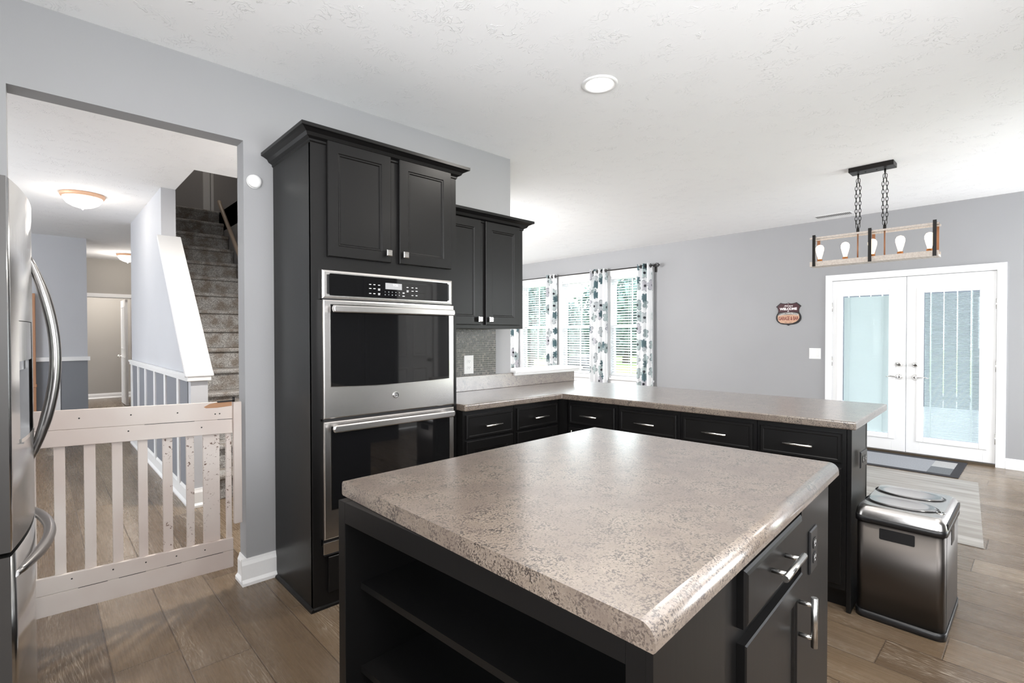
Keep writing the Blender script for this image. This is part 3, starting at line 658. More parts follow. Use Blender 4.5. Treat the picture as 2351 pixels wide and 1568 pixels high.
for a0, a1, r_, ox, oz in ((20, 300, .0045, -.004, .001), (-60, 200, .0038, .004, .002), (180, 420, .003, .003, -.005), (90, 330, .011, 0, 0)):
    b.tube([c_+Vector((ox+r_*math.cos(math.radians(a0+(a1-a0)*k/10)), -.0048, oz+r_*math.sin(math.radians(a0+(a1-a0)*k/10)))) for k in range(11)], .0007, 5)
b.build('badge_monogram', M_INK, d1)
b = MB(); b.box(OX0, OX1, OY+.004, OY+.02, .262, .318); b.build('bottom_trim', M_STEEL, t, bevel=.002)

# ------------------------------------------------------------------ upper cabinet right of the ovens
UX1, UY = 2.478, 2.52
t = thing('upper_cabinet', 'shorter black wall cabinet with two doors, right of the oven cabinet', 'cabinet', (2.13, 2.69, 1.344))
b = MB(); b.box(TX1+.002, UX1, UY, YA-.014, 1.344, 2.05); b.build('carcass', M_CAB, t, bevel=.001)
for xa, xb, kx in ((1.80, 2.086, 2.062), (2.128, 2.434, 2.152)):
    d = front('door', t, (xa, UY-.019, 1.367), X, xb-xa, 2.040-1.367, -Y); knob(d, (kx, UY-.019, 1.402), (0, -1, 0))
b = MB(); cq = [(d, z-2.266+2.092) for d, z in cp]; crown(b, TX1+.002, UX1, UY, YA-.014, cq, left=False); b.build('crown_molding', M_CAB, t)

# ------------------------------------------------------------------ counters (top at z=.90)
KZ = .90
def nosed(b, edge_in, edge_out, z, th=.038, r=.016): pass
CT = [(1.775, 2.838), (1.775, 2.275), (2.605, 2.268), (2.712, .592), (3.560, .627), (3.47, 2.70), (3.42, 2.838)]
t = thing('kitchen_countertop', 'L-shaped speckled laminate countertop running from the ovens out along the peninsula', 'countertop', (2.6, 2.0, KZ-.038))
b = MB(); b.prism(CT, KZ-.038, KZ, 'z'); b.build('worktop', M_GRAN, t, bevel=.007, seg=4)
b = MB(); b.box(1.775, 3.425, 2.838, YA-.002, KZ, 1.007); b.build('backsplash_strip', M_GRAN, t, bevel=.002)
# mosaic tile
M_TILE = mat('black_mosaic_tile', (.03, .03, .03), .25, spec=.4)
v = coords(M_TILE, (1, 1, 1), out='World'); sx = N(M_TILE, 'ShaderNodeSeparateXYZ'); L(M_TILE, v, sx.inputs[0])
fx = math_(M_TILE, 'FRACT', math_(M_TILE, 'DIVIDE', sx.outputs[0], .0158)); fz = math_(M_TILE, 'FRACT', math_(M_TILE, 'DIVIDE', sx.outputs[2], .0158))
cx = N(M_TILE, 'ShaderNodeCombineXYZ'); L(M_TILE, math_(M_TILE, 'FLOOR', math_(M_TILE, 'DIVIDE', sx.outputs[0], .0158)), cx.inputs[0]); L(M_TILE, math_(M_TILE, 'FLOOR', math_(M_TILE, 'DIVIDE', sx.outputs[2], .0158)), cx.inputs[1])
wn = N(M_TILE, 'ShaderNodeTexWhiteNoise', noise_dimensions='2D'); L(M_TILE, cx.outputs[0], wn.inputs['Vector'])
tcx = ramp(M_TILE, wn.outputs[0], [(0, (.004, .004, .005)), (.45, (.009, .009, .009)), (.8, (.03, .027, .025)), (1, (.16, .14, .12))])
gx = math_(M_TILE, 'MAXIMUM', math_(M_TILE, 'GREATER_THAN', fx, .80), math_(M_TILE, 'GREATER_THAN', fz, .80))
L(M_TILE, mix(M_TILE, gx, tcx, (.30, .285, .265)), BS(M_TILE).inputs['Base Color'])
L(M_TILE, math_(M_TILE, 'ADD', math_(M_TILE, 'MULTIPLY', gx, .5), .24), BS(M_TILE).inputs['Roughness']); bump(M_TILE, math_(M_TILE, 'SUBTRACT', 1, gx), .5, .002)
b = MB(); b.box(TX1+.001, 2.517, YA-.012, YA-.001, 1.008, 1.342); tag(b.build('tile_backsplash', M_TILE), 'black glass mosaic tile backsplash under the wall cabinet', 'backsplash')
def outlet(name, label, o, u, v_, n, w=.073, h=.117, m=M_WHITE, slots=M_DARK, group=None, gang='outlet'):
    o, u, v_, n = map(Vector, (o, u, v_, n)); t = thing(name, label, 'outlet' if gang == 'outlet' else 'light switch', o, group)
    b = MB(); b.rings(o-u*w/2-v_*h/2, u, v_, n, w, h, [(0, .0005), (0, .003), (.003, .006), (.006, .0065)]); b.build('cover_plate', m, t)
    if gang == 'outlet':
        for s_ in (-1, 1):
            c = o+v_*s_*h*.17
            b = MB(); b.oprism(c+n*.0065, u, v_, n, rrect(-.017, .017, -.014, .014, .008), 0, .002); rc = b.build('receptacle', m, t)
            b = MB()
            for a in (-.0065, .0065): b.obox(c+n*.0085, u, v_, n, a-.0012, a+.0012, -.001, .007, 0, .0004)
            b.obox(c+n*.0085, u, v_, n, -.0022, .0022, -.009, -.005, 0, .0004); b.build('slots', slots, rc)
    else:
        for a in (-w/4, w/4):
            b = MB(); b.rings(o+u*(a-.016)-v_*.033+n*.0065, u, v_, n, .032, .066, [(0, 0), (0, .002), (.002, .004)]); b.build('rocker', m, t)
    return t
outlet('wall_outlet', 'white duplex outlet set in the black mosaic backsplash', (2.255, YA-.012, 1.089), X, Z, -Y, .087, .134)
outlet('peninsula_outlet', 'black duplex outlet mounted sideways on the end panel of the peninsula', (2.915, .6085, .700), Z, X, -Y, .078, .120, M_BLK, M_INK)

# ------------------------------------------------------------------ base cabinets along the ovens wall and peninsula
UNITS = []
def unit_run(T, n, label_list, spans, group, zt=KZ-.040, depth=.56, two_rows=True):
    """T maps (a along run, d depth behind the front plane, z) to world"""
    for (a0, a1), lab in zip(spans, label_list):
        mid = T(Vector(((a0+a1)/2, depth/2, 0)))
        t = thing('base_cabinet', lab, 'cabinet', (mid.x, mid.y, 0), group)
        UNITS.append(t)
        b = MB(T); b.box(a0+.0005, a1-.0005, 0, depth, .10, zt); b.box(a0+.0005, a1-.0005, .06, depth, 0, .10); b.build('carcass', M_CAB, t)
        g = .018
        o = T(Vector((a0+g, 0, 0))); e = T(Vector((a1-g, 0, 0))); u = (e-o); w_ = u.length; u.normalize()
        nn = u.cross(Z); nn = nn if nn.dot(T(Vector((a0, -1, 0)))-T(Vector((a0, 0, 0)))) > 0 else -nn
        dr = front('drawer', t, o+Z*.700+nn*.019, u, w_, .138, nn, [(0, -.019), (0, -.004), (.004, 0), (.014, 0), (.018, -.002)]); bar_handle(dr, o+u*(w_/2)+Z*.766+nn*.019, u, nn)
        dd = front('door' if not two_rows else 'drawer', t, o+Z*(.13 if not two_rows else .42)+nn*.019, u, w_, (.545 if not two_rows else .265), nn)
        if two_rows:
            bar_handle(dd, o+u*(w_/2)+Z*.55+nn*.019, u, nn); d3 = front('drawer', t, o+Z*.13+nn*.019, u, w_, .27, nn); bar_handle(d3, o+u*(w_/2)+Z*.27+nn*.019, u, nn)
        else: bar_handle(dd, o+u*.045+Z*.60+nn*.019, Z, nn)
TA = lambda p: Vector((p.x, 2.302-.003+p.y, p.z))
unit_run(TA, -Y, ['black drawer base cabinet directly beside the ovens, left of its twin', 'black drawer base cabinet in the corner, left of the peninsula'], [(1.776, 2.180), (2.182, 2.60)], 'base cabinets below the L-shaped counter', depth=.53)
b = MB(); b.box(2.6005, 2.70, 2.2445, 2.80, 0, KZ-.04); b.build('corner_filler', M_CAB, UNITS[1])
pf0, pf1 = Vector((2.640, 2.24, 0)), Vector((2.742, .615, 0)); pd = (pf1-pf0).normalized(); pn = Vector((-pd.y, pd.x, 0)); pn = pn if pn.x > 0 else -pn
TP = lambda p: pf0+pd*p.x+pn*p.y+Z*p.z
PL = (pf1-pf0).length
labs = ['black base cabinet of the peninsula nearest the inner corner', 'second black peninsula base cabinet from the inner corner', 'third black peninsula base cabinet, next to the end unit', 'black base cabinet at the open end of the peninsula, by the waste bin']
unit_run(TP, -X, labs, [(.0, .39), (.392, .80), (.802, 1.215), (1.217, PL-.02)], 'base cabinets below the L-shaped counter', depth=.36, two_rows=False)
b = MB(TP); b.box(PL-.019, PL, -.0, .40, 0, KZ-.040); b.box(PL-.023, PL+.002, .385, .405, 0, KZ-.040); b.box(0, PL-.02, .362, .385, 0, KZ-.040)
tag(b.build('peninsula_end_panel', M_CAB, bevel=.002), 'black end and back panel closing the peninsula beside the waste bin', 'panel')

# ------------------------------------------------------------------ island
KS = 1.0363
def I(x, y, z): return (x*KS, y*KS, 1.3-(1.3-z)*KS)
IT = [(.609, 1.331), (.613, .364), (1.809, .439), (1.757, 1.354)]
b = MB(); n_ = len(IT)
def roll(p, q, tt=.040, r=.026):
    # section between back point p and front point q, rolled at both ends
    d = (q-p); Ln = d.length; d = d/Ln; out = []
    for k in range(8): a = PI/2*k/7; out.append(q-d*r+d*r*math.sin(a)+Z*(-r+r*math.cos(a)))
    out += [q-Z*(tt-.004), q-d*.004-Z*tt, p+d*.004-Z*tt, p-Z*(tt-.004)]
    for k in range(8): a = PI/2*k/7; out.append(p+d*r*.5*(1-math.cos(a))+Z*(-r*.5+r*.5*math.sin(a)))
    return out
A_ = [b.pt(p) for p in roll(Vector((*IT[0], KZ)), Vector((*IT[1], KZ)))]; B_ = [b.pt(p) for p in roll(Vector((*IT[3], KZ)), Vector((*IT[2], KZ)))]
for k in range(len(A_)): b.face((A_[k], A_[(k+1) % len(A_)], B_[(k+1) % len(A_)], B_[k]), k < 7 or 11 < k < 19)
b.face(A_[::-1]); b.face(B_)
o = b.build('island_countertop', M_GRAN); tag(o, 'large speckled laminate island countertop in the foreground with rounded edges', 'countertop')
# body in a frame following the drawer side
io = Vector((.642, .397, 0)); iu = Vector((1.0, .0632, 0)).normalized(); iv = Vector((-iu.y, iu.x, 0)); IW, ID = 1.120, .905
def TI(p): return io+iu*p.x+iv*p.y+Z*p.z
t = thing('kitchen_island', 'black kitchen island with open shelves on the left and a drawer and door facing right', 'kitchen island', (1.2, .86, 0))
b = MB(TI); zt = KZ-.041; SH = .30
b.box(SH, IW, .0, ID, .10, zt); b.box(SH, IW, .05, ID, 0, .10)
b.box(0, SH, 0, .034, 0, zt); b.box(0, SH, ID-.034, ID, 0, zt); b.box(0, SH, .034, ID-.034, zt-.055, zt); b.box(0, SH, .034, ID-.034, 0, .09)
b.build('carcass', M_CAB, t, bevel=.001)
for z in (.623, .395): b = MB(TI); b.box(.045, SH-.001, .035, ID-.035, z-.009, z+.009); b.build('shelf', M_CAB, t)
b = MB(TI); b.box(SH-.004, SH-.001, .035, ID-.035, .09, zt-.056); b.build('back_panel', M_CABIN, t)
n_i = -iv
def on_front(x): return (x*KS-io.x)/iu.x
b = MB(TI); b.box(-.001, on_front(.885), -.012, -.0005, 0, zt); b.build('side_panel', M_CAB, t)
xa, xb = on_front(.975), on_front(1.385)
b = MB(TI); b.box(on_front(1.40), IW+.001, -.012, -.0005, 0, zt); b.build('filler_panel', M_CAB, t)
o_ = TI(Vector((xa, -.0195, 0)))
dr = front('drawer', t, o_+Z*.716, iu, xb-xa, .118, n_i, PF); bar_handle(dr, o_+iu*((xb-xa)/2)+Z*.782, iu, n_i, .155, .0075, .034)
dd = front('door', t, o_+Z*.13, iu, xb-xa, .555, n_i); bar_handle(dd, o_+iu*(xb-xa-.035)+Z*.582, Z, n_i, .125, .0075, .034)
oc = TI(Vector((on_front(1.505), -.012, .705)))
t_ = outlet('island_outlet', 'black duplex outlet under the island countertop beside the drawer', (oc.x, oc.y, oc.z), iu, Z, n_i, .075, .118, M_BLK, M_INK)

# ------------------------------------------------------------------ refrigerator
t = thing('refrigerator', 'stainless french-door refrigerator cropped by the left edge, with bowed doors and curved handles', 'refrigerator', (-.42, 2.39, 0))
def fx_(y): return -.058+.048*(1-((y-2.40)/.45)**2)
b = MB(); b.box(-.80, -.115, 1.955, 2.845, .03, 1.715); b.build('case', M_DKSTEEL, t, bevel=.004)
b = MB(); b.box(-.30, -.12, 1.98, 2.07, 1.715, 1.745); b.box(-.30, -.12, 2.73, 2.82, 1.715, 1.745); b.build('hinge_cover', M_BLK, t)
def fdoor(name, y0, y1, z0, z1, hole=None):
    b = MB(); ys = [y0+(y1-y0)*k/14 for k in range(15)]; zs = [z0, z1]
    if hole: ys = sorted(set(ys+[hole[0], hole[1]])); zs = sorted([z0, z1, hole[2], hole[3]])
    F = {}; xb_ = -.112
    for i, y in enumerate(ys):
        for j, z in enumerate(zs): F[i, j] = b.pt((fx_(y), y, z))
    for i in range(len(ys)-1):
        for j in range(len(zs)-1):
            ym, zm = (ys[i]+ys[i+1])/2, (zs[j]+zs[j+1])/2
            if hole and hole[0] < ym < hole[1] and hole[2] < zm < hole[3]: continue
            b.face((F[i, j], F[i+1, j], F[i+1, j+1], F[i, j+1]), True)
    B = [b.pt((xb_, y, z)) for y, z in ((ys[0], z0), (ys[-1], z0), (ys[-1], z1), (ys[0], z1))]
    J = len(zs)-1; K = len(ys)-1
    b.face((B[0], B[3], B[2], B[1])); b.face([B[0]]+[F[0, j] for j in range(J+1)]+[B[3]]); b.face([B[1]]+[F[K, j] for j in range(J+1)]+[B[2]])
    b.face([B[0]]+[F[i, 0] for i in range(K+1)]+[B[1]]); b.face([B[3]]+[F[i, J] for i in range(K+1)]+[B[2]])
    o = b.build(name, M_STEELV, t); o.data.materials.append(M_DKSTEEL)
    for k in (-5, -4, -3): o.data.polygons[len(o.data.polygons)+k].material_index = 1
    return o
H_ = (2.06, 2.31, .985, 1.345)
d1 = fdoor('door', 1.95, 2.396, .705, 1.737, H_)
d2 = fdoor('door', 2.404, 2.85, .705, 1.737)
d3 = fdoor('freezer_drawer', 1.95, 2.85, .09, .692)
b = MB(); b.box(-.105, -.10, H_[0], H_[1], H_[2], H_[3])
b.box(-.105, -.045, H_[0]-.002, H_[0], H_[2], H_[3]); b.box(-.105, -.02, H_[1], H_[1]+.002, H_[2], H_[3]); b.box(-.105, -.03, H_[0], H_[1], H_[2]-.002, H_[2]); b.build('dispenser_recess', M_OUTGREY, d1)
b = MB(); pts = [(y, fx_(y)-.001) for y in [H_[0]+(H_[1]-H_[0])*k/6 for k in range(7)]]
b.prism([(x, y) for y, x in pts]+[(-.06, H_[1]), (-.06, H_[0])], 1.225, 1.343, 'z'); b.build('control_panel', M_STEELV, d1)
b = MB(); b.prism([(x-.012, y) for y, x in pts]+[(-.09, H_[1]-.01), (-.09, H_[0]+.01)], 1.195, 1.224, 'z'); b.build('ice_chute', M_CHROME, d1)
b = MB(); b.prism([(x+.004, y) for y, x in pts]+[(-.10, H_[1]), (-.10, H_[0])], .985, .997, 'z'); b.build('drip_tray', M_CHROME, d1)
def arc_handle(par, P0, P1, bow, r):
    P0, P1, bow = Vector(P0), Vector(P1), Vector(bow); pts = [P0+(P1-P0)*k/20+bow*math.sin(PI*k/20)**.85 for k in range(21)]
    b = MB(); b.tube(pts, [r*(.55+.45*min(1, 5*min(k, 20-k)/20)) for k in range(21)], 12); return b.build('handle', M_FHANDLE, par)
arc_handle(d1, (fx_(2.35)-.012, 2.355, 1.575), (fx_(2.35)-.012, 2.355, .875), (.070, 0, 0), .0155)
arc_handle(d2, (fx_(2.45)-.012, 2.450, 1.575), (fx_(2.45)-.012, 2.450, .875), (.070, 0, 0), .0155)
arc_handle(d3, (fx_(2.03)-.008, 2.0, .625), (fx_(2.77)-.008, 2.78, .625), (.078, 0, 0), .0165)

# ------------------------------------------------------------------ wooden gate in the opening
M_GATE = mat('worn_cream_gate_paint', (.54, .475, .435), .5)
v = coords(M_GATE, out='World'); n1 = noise(M_GATE, v, 2.2, 3); n2 = noise(M_GATE, v, 60, 4, .75); n3 = noise(M_GATE, v, 3.4, 1)
c = ramp(M_GATE, n1.outputs[0], [(.35, (.52, .44, .40)), (.65, (.60, .55, .515))])
gsx = N(M_GATE, 'ShaderNodeSeparateXYZ'); L(M_GATE, v, gsx.inputs[0]); gxm = math_(M_GATE, 'MULTIPLY', math_(M_GATE, 'GREATER_THAN', gsx.outputs[0], .42), math_(M_GATE, 'GREATER_THAN', gsx.outputs[1], 2.8865))
chip = math_(M_GATE, 'MULTIPLY', ramp(M_GATE, n2.outputs[0], [(.605, (0,)*3), (.62, (1,)*3)]), math_(M_GATE, 'MULTIPLY', ramp(M_GATE, n3.outputs[0], [(.46, (0,)*3), (.52, (1,)*3)]), gxm))
c = mix(M_GATE, chip, c, (.10, .05, .03)); L(M_GATE, c, BS(M_GATE).inputs['Base Color'])
t = thing('wooden_gate', 'cream painted wooden baby gate with worn slats closing the hall opening', 'gate', (.36, 2.88, .11))
gx0, gx1 = -.06, .728
def gboard(name, z0, z1, y0=2.868, y1=2.886, x0=gx0, x1=gx1, z0r=None, z1r=None):
    z0r = z0 if z0r is None else z0r; z1r = z1 if z1r is None else z1r
    b = MB(); i = [b.pt(p) for p in ((x0, y0, z0), (x1, y0, z0r), (x1, y1, z0r), (x0, y1, z0), (x0, y0, z1), (x1, y0, z1r), (x1, y1, z1r), (x0, y1, z1))]
    for f in ((0, 3, 2, 1), (4, 5, 6, 7), (0, 1, 5, 4), (2, 3, 7, 6), (0, 4, 7, 3), (1, 2, 6, 5)): b.face([i[k] for k in f])
    return b.build(name, M_GATE, t, bevel=.002)
tb = gboard('top_board', .905, .987, z0r=.873, z1r=.962); gboard('upper_rail', .834, .9045, z0r=.80, z1r=.8725)
gboard('lower_rail', .212, .285, z0r=.196, z1r=.258); bb = gboard('bottom_board', .122, .2115, z0r=.108, z1r=.1955)
for x0, x1 in ((-.045, -.008), (.047, .084), (.145, .185), (.242, .28), (.337, .373), (.432, .471), (.528, .561), (.60, .673)):
    b = MB(); b.box(x0, x1, 2.887, 2.905, .13, .955); b.build('slat', M_GATE, t, bevel=.0015)
b = MB(); b.box(.704, .7275, 2.887, 2.912, .11, .958); b.build('end_post', M_GATE, t, bevel=.0015)
b = MB()
for x, z in ((.13, .943), (.31, .938), (.49, .928), (.65, .905), (.59, .845), (.30, .865), (.10, .255), (.24, .25), (.36, .245), (.48, .238), (.60, .232), (.67, .905)):
    b.lathe((x, 2.868, z), (0, -1, 0), [(.0035, 0), (.003, .0008)], 8)
b.build('nail_heads', M_DARK, t)
b = MB(); b.oprism((0, 2.8675, 0), X, Z, -Y, [(.60, .945), (.625, .958), (.66, .963), (.725, .9615), (.725, .940), (.66, .936), (.61, .938)][::-1], 0, .0008); b.build('bare_wood_patch', mat('bare_brown_wood', (.36, .19, .10), .6), tb)
b = MB()
for xa_, xb_, up_ in ((.12, .22, 0), (.26, .36, 0), (.44, .5, 0), (.56, .68, 0), (.36, .56, 1), (.66, .727, 1)):
    zz_ = lambda x: (.9048-.032*(x+.06)/.788) if up_ else (.2118-.016*(x+.06)/.788)
    b.prism([(xa_, zz_(xa_)-.0010), (xb_, zz_(xb_)-.0010), (xb_, zz_(xb_)+.0010), (xa_, zz_(xa_)+.0010)], 2.8672, 2.8685, 'y')
b.build('board_gap', M_DARK, t)
b = MB(); b.box(.66, .728, 2.862, 2.880, .962, .968); b.tube([(.735, 2.872, .955), (.735, 2.872, .985)], .006, 8); b.build('latch', M_BLKM, t)
b = MB(); b.box(.7285, .7655, 2.846, 2.872, .335, .960); tag(b.build('gate_stop', M_GATE, bevel=.002), 'cream wooden strip fixed upright at the wall corner beside the gate', 'strip')

# ------------------------------------------------------------------ small wall items
t = thing('smoke_detector', 'round white wall detector between the hall opening and the oven cabinet', 'detector', (.835, YA, 2.105))
b = MB(); b.lathe((.835, YA, 2.105), (0, -1, 0), [(.036, 0), (.036, .010)], 32); b.build('mounting_ring', M_WHITE, t)
b = MB(); b.lathe((.835, YA-.010, 2.105), (0, -1, 0), [(.034, 0), (.034, .010), (.031, .016), (.02, .018), (.0, .0185)], 32); b.build('cover', M_WHITE, t)
outlet('light_switch', 'white double switch plate on the far wall left of the patio door', (XB, 1.915, 1.073), -Y, Z, -X, .126, .130, gang='switch')
# shield sign
t = thing('welcome_sign', 'dark red and cream shield-shaped garage and bar sign on the far wall', 'sign', (XB, 2.212, 1.41))
S_ = .000218
def sp(x, y): return ((x-800)*S_*1.0, (800-y)*S_*1.03)
so = Vector((XB-.001, 2.212, 1.558)); su, sv, sn = -Y, Z, -X
half = [(800, 175), (850, 200), (950, 215), (1060, 205), (1150, 185), (1215, 160), (1340, 270), (1465, 380), (1400, 440), (1355, 540), (1345, 640), (1375, 740), (1430, 830), (1465, 940), (1465, 1060), (1425, 1170), (1340, 1270), (1220, 1340), (1080, 1375), (950, 1385), (870, 1400), (800, 1445)]
full = half+[(1600-x, y) for x, y in half[-2:0:-1]]
b = MB(); b.oprism(so, su, sv, sn, [sp(*p) for p in full], 0, .006); b.build('sign_plate', mat('sign_black', (.006, .004, .005), .35), t)
inner = [(800, 215), (950, 250), (1090, 235), (1200, 210), (1395, 385), (1335, 520), (1315, 640), (1330, 700), (800, 690)]
inner = inner+[(1600-x, y) for x, y in inner[-2:0:-1]]
b = MB(); b.oprism(so, su, sv, sn, [sp(*p) for p in inner], .006, .0064); b.build('maroon_field', mat('sign_maroon', (.045, .003, .008), .4), t)
low = [(300, 860)]+[(300+k*100, 860-20*math.sin(PI*k/10)) for k in range(11)]+[(1340, 800), (1375, 1000), (1330, 1120), (1200, 1230), (1000, 1310), (800, 1320), (600, 1315), (380, 1280), (260, 1160), (225, 1000), (240, 860)]
b = MB(); b.oprism(so, su, sv, sn, [sp(*p) for p in low][::-1], .006, .0064); b.build('cream_field', mat('sign_cream', (.55, .33, .22), .5), t)
ban = [(290+k*102, 790-85*math.sin(PI*k/10)**.8) for k in range(11)]; ban2 = [(x, y+110) for x, y in ban]
b = MB(); b.oprism(so, su, sv, sn, [sp(*p) for p in ban+ban2[::-1]], .0064, .0068); b.build('banner', mat('sign_banner', (.50, .48, .46), .5), t)
M_SW = mat('sign_white', (.85, .78, .78), .5); M_SR = mat('sign_red', (.16, .01, .01), .5); M_SK = mat('sign_ink', (.05, .045, .045), .5)
b = MB()
q = sp(790, 385); text_mb(b, 'Always', .028, so+su*q[0]+sv*q[1], su, sv, sn, .0065, .0070, 1.25, 1.0, .0004, shear=.35)
q = sp(795, 575); text_mb(b, 'WELCOME', .044, so+su*q[0]+sv*q[1], su, sv, sn, .0065, .0070, .92, .92, .0022)
q = sp(790, 665); text_mb(b, 'to', .017, so+su*q[0]+sv*q[1], su, sv, sn, .0065, .0070, 1.3, 1.0, .0008)
b.lathe(so+su*sp(785, 240)[0]+sv*sp(785, 240)[1], sn, [(.004, .0064), (.004, .007)], 10); b.build('white_lettering', M_SW, t)
b = MB()
arc = lambda k, a: (lambda x, y: (x, y*(1+.0)+a-(x*x)*4.2))
q = sp(790, 835); text_mb(b, 'MONUMENTAL WALL', .024, so+su*q[0]+sv*q[1], su, sv, sn, .0069, .0073, .90, .95, .0003, T2=lambda x, y: (x, y+.012-x*x*1.6))
b.build('banner_lettering', M_SK, t)
b = MB()
q = sp(800, 1130); text_mb(b, 'GARAGE & BAR', .05, so+su*q[0]+sv*q[1], su, sv, sn, .0065, .0070, .66, 1.0, .0012, T2=lambda x, y: (x, (y-.018)*(1.35-18*x*x)+.018+.004))
b.build('red_lettering', M_SR, t)
b = MB(); q = sp(800, 1275); text_mb(b, 'EST. 1965', .013, so+su*q[0]+sv*q[1], su, sv, sn, .0065, .0070, 1.6, .9, .0003); b.build('small_lettering', M_SK, t)

# ------------------------------------------------------------------ ceiling fixtures
def can(x, y, label, e=16, grp=None):
    t = thing('recessed_light', label, 'ceiling light', (x, y, CH), grp)
    b = MB(); pr2 = [(.097, -.001), (.097, .004), (.088, .010), (.075, .006), (.070, -.001)]
    n = 40; prev = None
    for r_, h in pr2:
        cur = [b.pt((x+r_*math.cos(2*PI*k/n), y+r_*math.sin(2*PI*k/n), CH-h)) for k in range(n)]
        if prev:
            for k in range(n): b.face((prev[k], prev[(k+1) % n], cur[(k+1) % n], cur[k]), True)
        prev = cur
    b.build('trim_ring', M_WHITE, t)
    b = MB(); b.lathe((x, y, CH-.0005), (0, 0, -1), [(.076, 0), (.076, .002), (.05, .003), (0, .0035)], 32); b.build('lens', M_CAN, t)
    area('recessed_lamp', (x, y, CH-.012), .14, e, (1, .95, .88), (0, 0, -1), 'DISK')
can(2.232, 1.672, 'lit round recessed ceiling light above the island')
for x, y, l in ((.2, .9, 'recessed light above and left of the camera'), (1.0, -.6, 'recessed light behind the camera'), (3.0, -.6, 'recessed light behind the peninsula end'), (1.35, 3.75, 'added recessed light hidden in the hall behind the oven wall')): can(x, y, l, 55 if y > 3 else 14, 'recessed lights out of view')  # the hall one is added, out of view, to brighten the lower steps
def dome(x, y, r, label, e):
    t = thing('dome_light', label, 'ceiling light', (x, y, CH), 'flush dome lights along the hall ceiling')
    b = MB(); b.lathe((x, y, CH), (0, 0, -1), [(r, 0), (r*1.02, .012), (r*.97, .03), (r*.88, .035)], 32); b.build('rim', mat('peach_brass_rim', (.80, .50, .33), .4, .2), t)
    b = MB(); b.lathe((x, y, CH), (0, 0, -1), [(r*.9, .03), (r*.87, .055), (r*.72, .09), (r*.48, .115), (r*.2, .13), (0, .133)], 32); b.build('glass_bowl', M_DOME, t)
    b = MB(); b.lathe((x, y, CH-.133), (0, 0, -1), [(.008, -.004), (.012, .004), (.007, .012), (0, .016)], 12); b.build('finial', M_WHITE, t)
    p = bpy.data.lights.new('dome_lamp', 'POINT'); p.energy = e; p.color = (1, .93, .85); p.shadow_soft_size = .10
    o = bpy.data.objects.new('dome_lamp', p); C.objects.link(o); o.location = (x, y, CH-.22)
dome(.335, 6.38, .170, 'lit flush dome light with a peach rim, the nearer one in the hall', 5)
dome(1.12, 10.56, .150, 'lit flush dome light half hidden by the stair wall, the farther one in the hall', 13)
t = thing('ceiling_vent', 'slim white slotted air vent in the ceiling near the far wall', 'vent', (6.58, 1.67, CH))
b = MB(); b.box(6.52, 6.66, 1.49, 1.85, CH-.006, CH); b.build('vent_frame', M_WHITE, t, bevel=.002)
b = MB()
for k in range(20):
    yy = 1.505+k*.0172; b.box(6.54, 6.64, yy, yy+.009, CH-.0075, CH-.006)
b.build('slots', mat('vent_shadow_gap', (.12, .12, .12), .7), t)

# chandelier
M_CWOOD = mat('whitewashed_wood', (.62, .55, .50), .55)
v = coords(M_CWOOD, (1, 30, 30), out='World'); n1 = noise(M_CWOOD, v, 3, 4, .6); L(M_CWOOD, ramp(M_CWOOD, n1.outputs[0], [(.3, (.50, .43, .38)), (.7, (.70, .64, .58))]), BS(M_CWOOD).inputs['Base Color'])
cx, c0, c1 = 4.91, .553, 1.405
t = thing('linear_chandelier', 'rectangular wood and black metal chandelier with five glowing edison bulbs', 'chandelier', (cx, .98, 1.88))
b = MB(); b.box(cx-.062, cx+.062, c0, c1, 1.884, 1.900); b.box(cx-.062, cx-.050, c0, c1, 1.900, 1.925); b.box(cx+.050, cx+.062, c0, c1, 1.900, 1.925); b.build('bottom_tray', M_CWOOD, t, bevel=.001)
b = MB(); b.box(cx-.062, cx-.05, c0, c1, 2.118, 2.132); b.box(cx+.05, cx+.062, c0, c1, 2.118, 2.132)
b.build('top_rail', M_CWOOD, t)
for yy in (.575, .975, 1.372):
    b = MB(); b.box(cx-.070, cx-.062, yy-.011, yy+.011, 1.884, 2.150); b.build('upright', M_BLKM, t)
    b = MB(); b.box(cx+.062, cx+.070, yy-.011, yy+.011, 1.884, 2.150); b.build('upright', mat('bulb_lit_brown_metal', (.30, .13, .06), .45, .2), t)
    b = MB(); b.box(cx-.062, cx+.062, yy-.009, yy+.009, 2.132, 2.140); b.build('cross_bar', M_BLKM, t)
for yy in (1.345, 1.158, .97, .79, .612):
    b = MB(); b.lathe((cx, yy, 1.900), Z, [(.019, 0), (.020, .045), (.016, .048)], 16); sk = b.build('socket', M_COPPER, t)
    b = MB(); b.lathe((cx, yy, 1.946), Z, [(.013, 0), (.015, .015), (.023, .045), (.031, .08), (.031, .10), (.022, .118), (.008, .125), (0, .126)], 20); b.build('bulb', M_BULBG, t)
    b = MB()
    for k in range(4):
        a = PI*k/2+.4; b.tube([(cx+.006*math.cos(a), yy+.006*math.sin(a), 1.955), (cx+.015*math.cos(a), yy+.015*math.sin(a), 2.045), (cx+.006*math.cos(a+.7), yy+.006*math.sin(a+.7), 1.965)], .0032, 5)
    b.build('filament', M_BULB, t)
    p = bpy.data.lights.new('bulb_lamp', 'POINT'); p.energy = 2.2; p.color = (1, .70, .45); p.shadow_soft_size = .03; o = bpy.data.objects.new('bulb_lamp', p); C.objects.link(o); o.location = (cx, yy, 2.015)
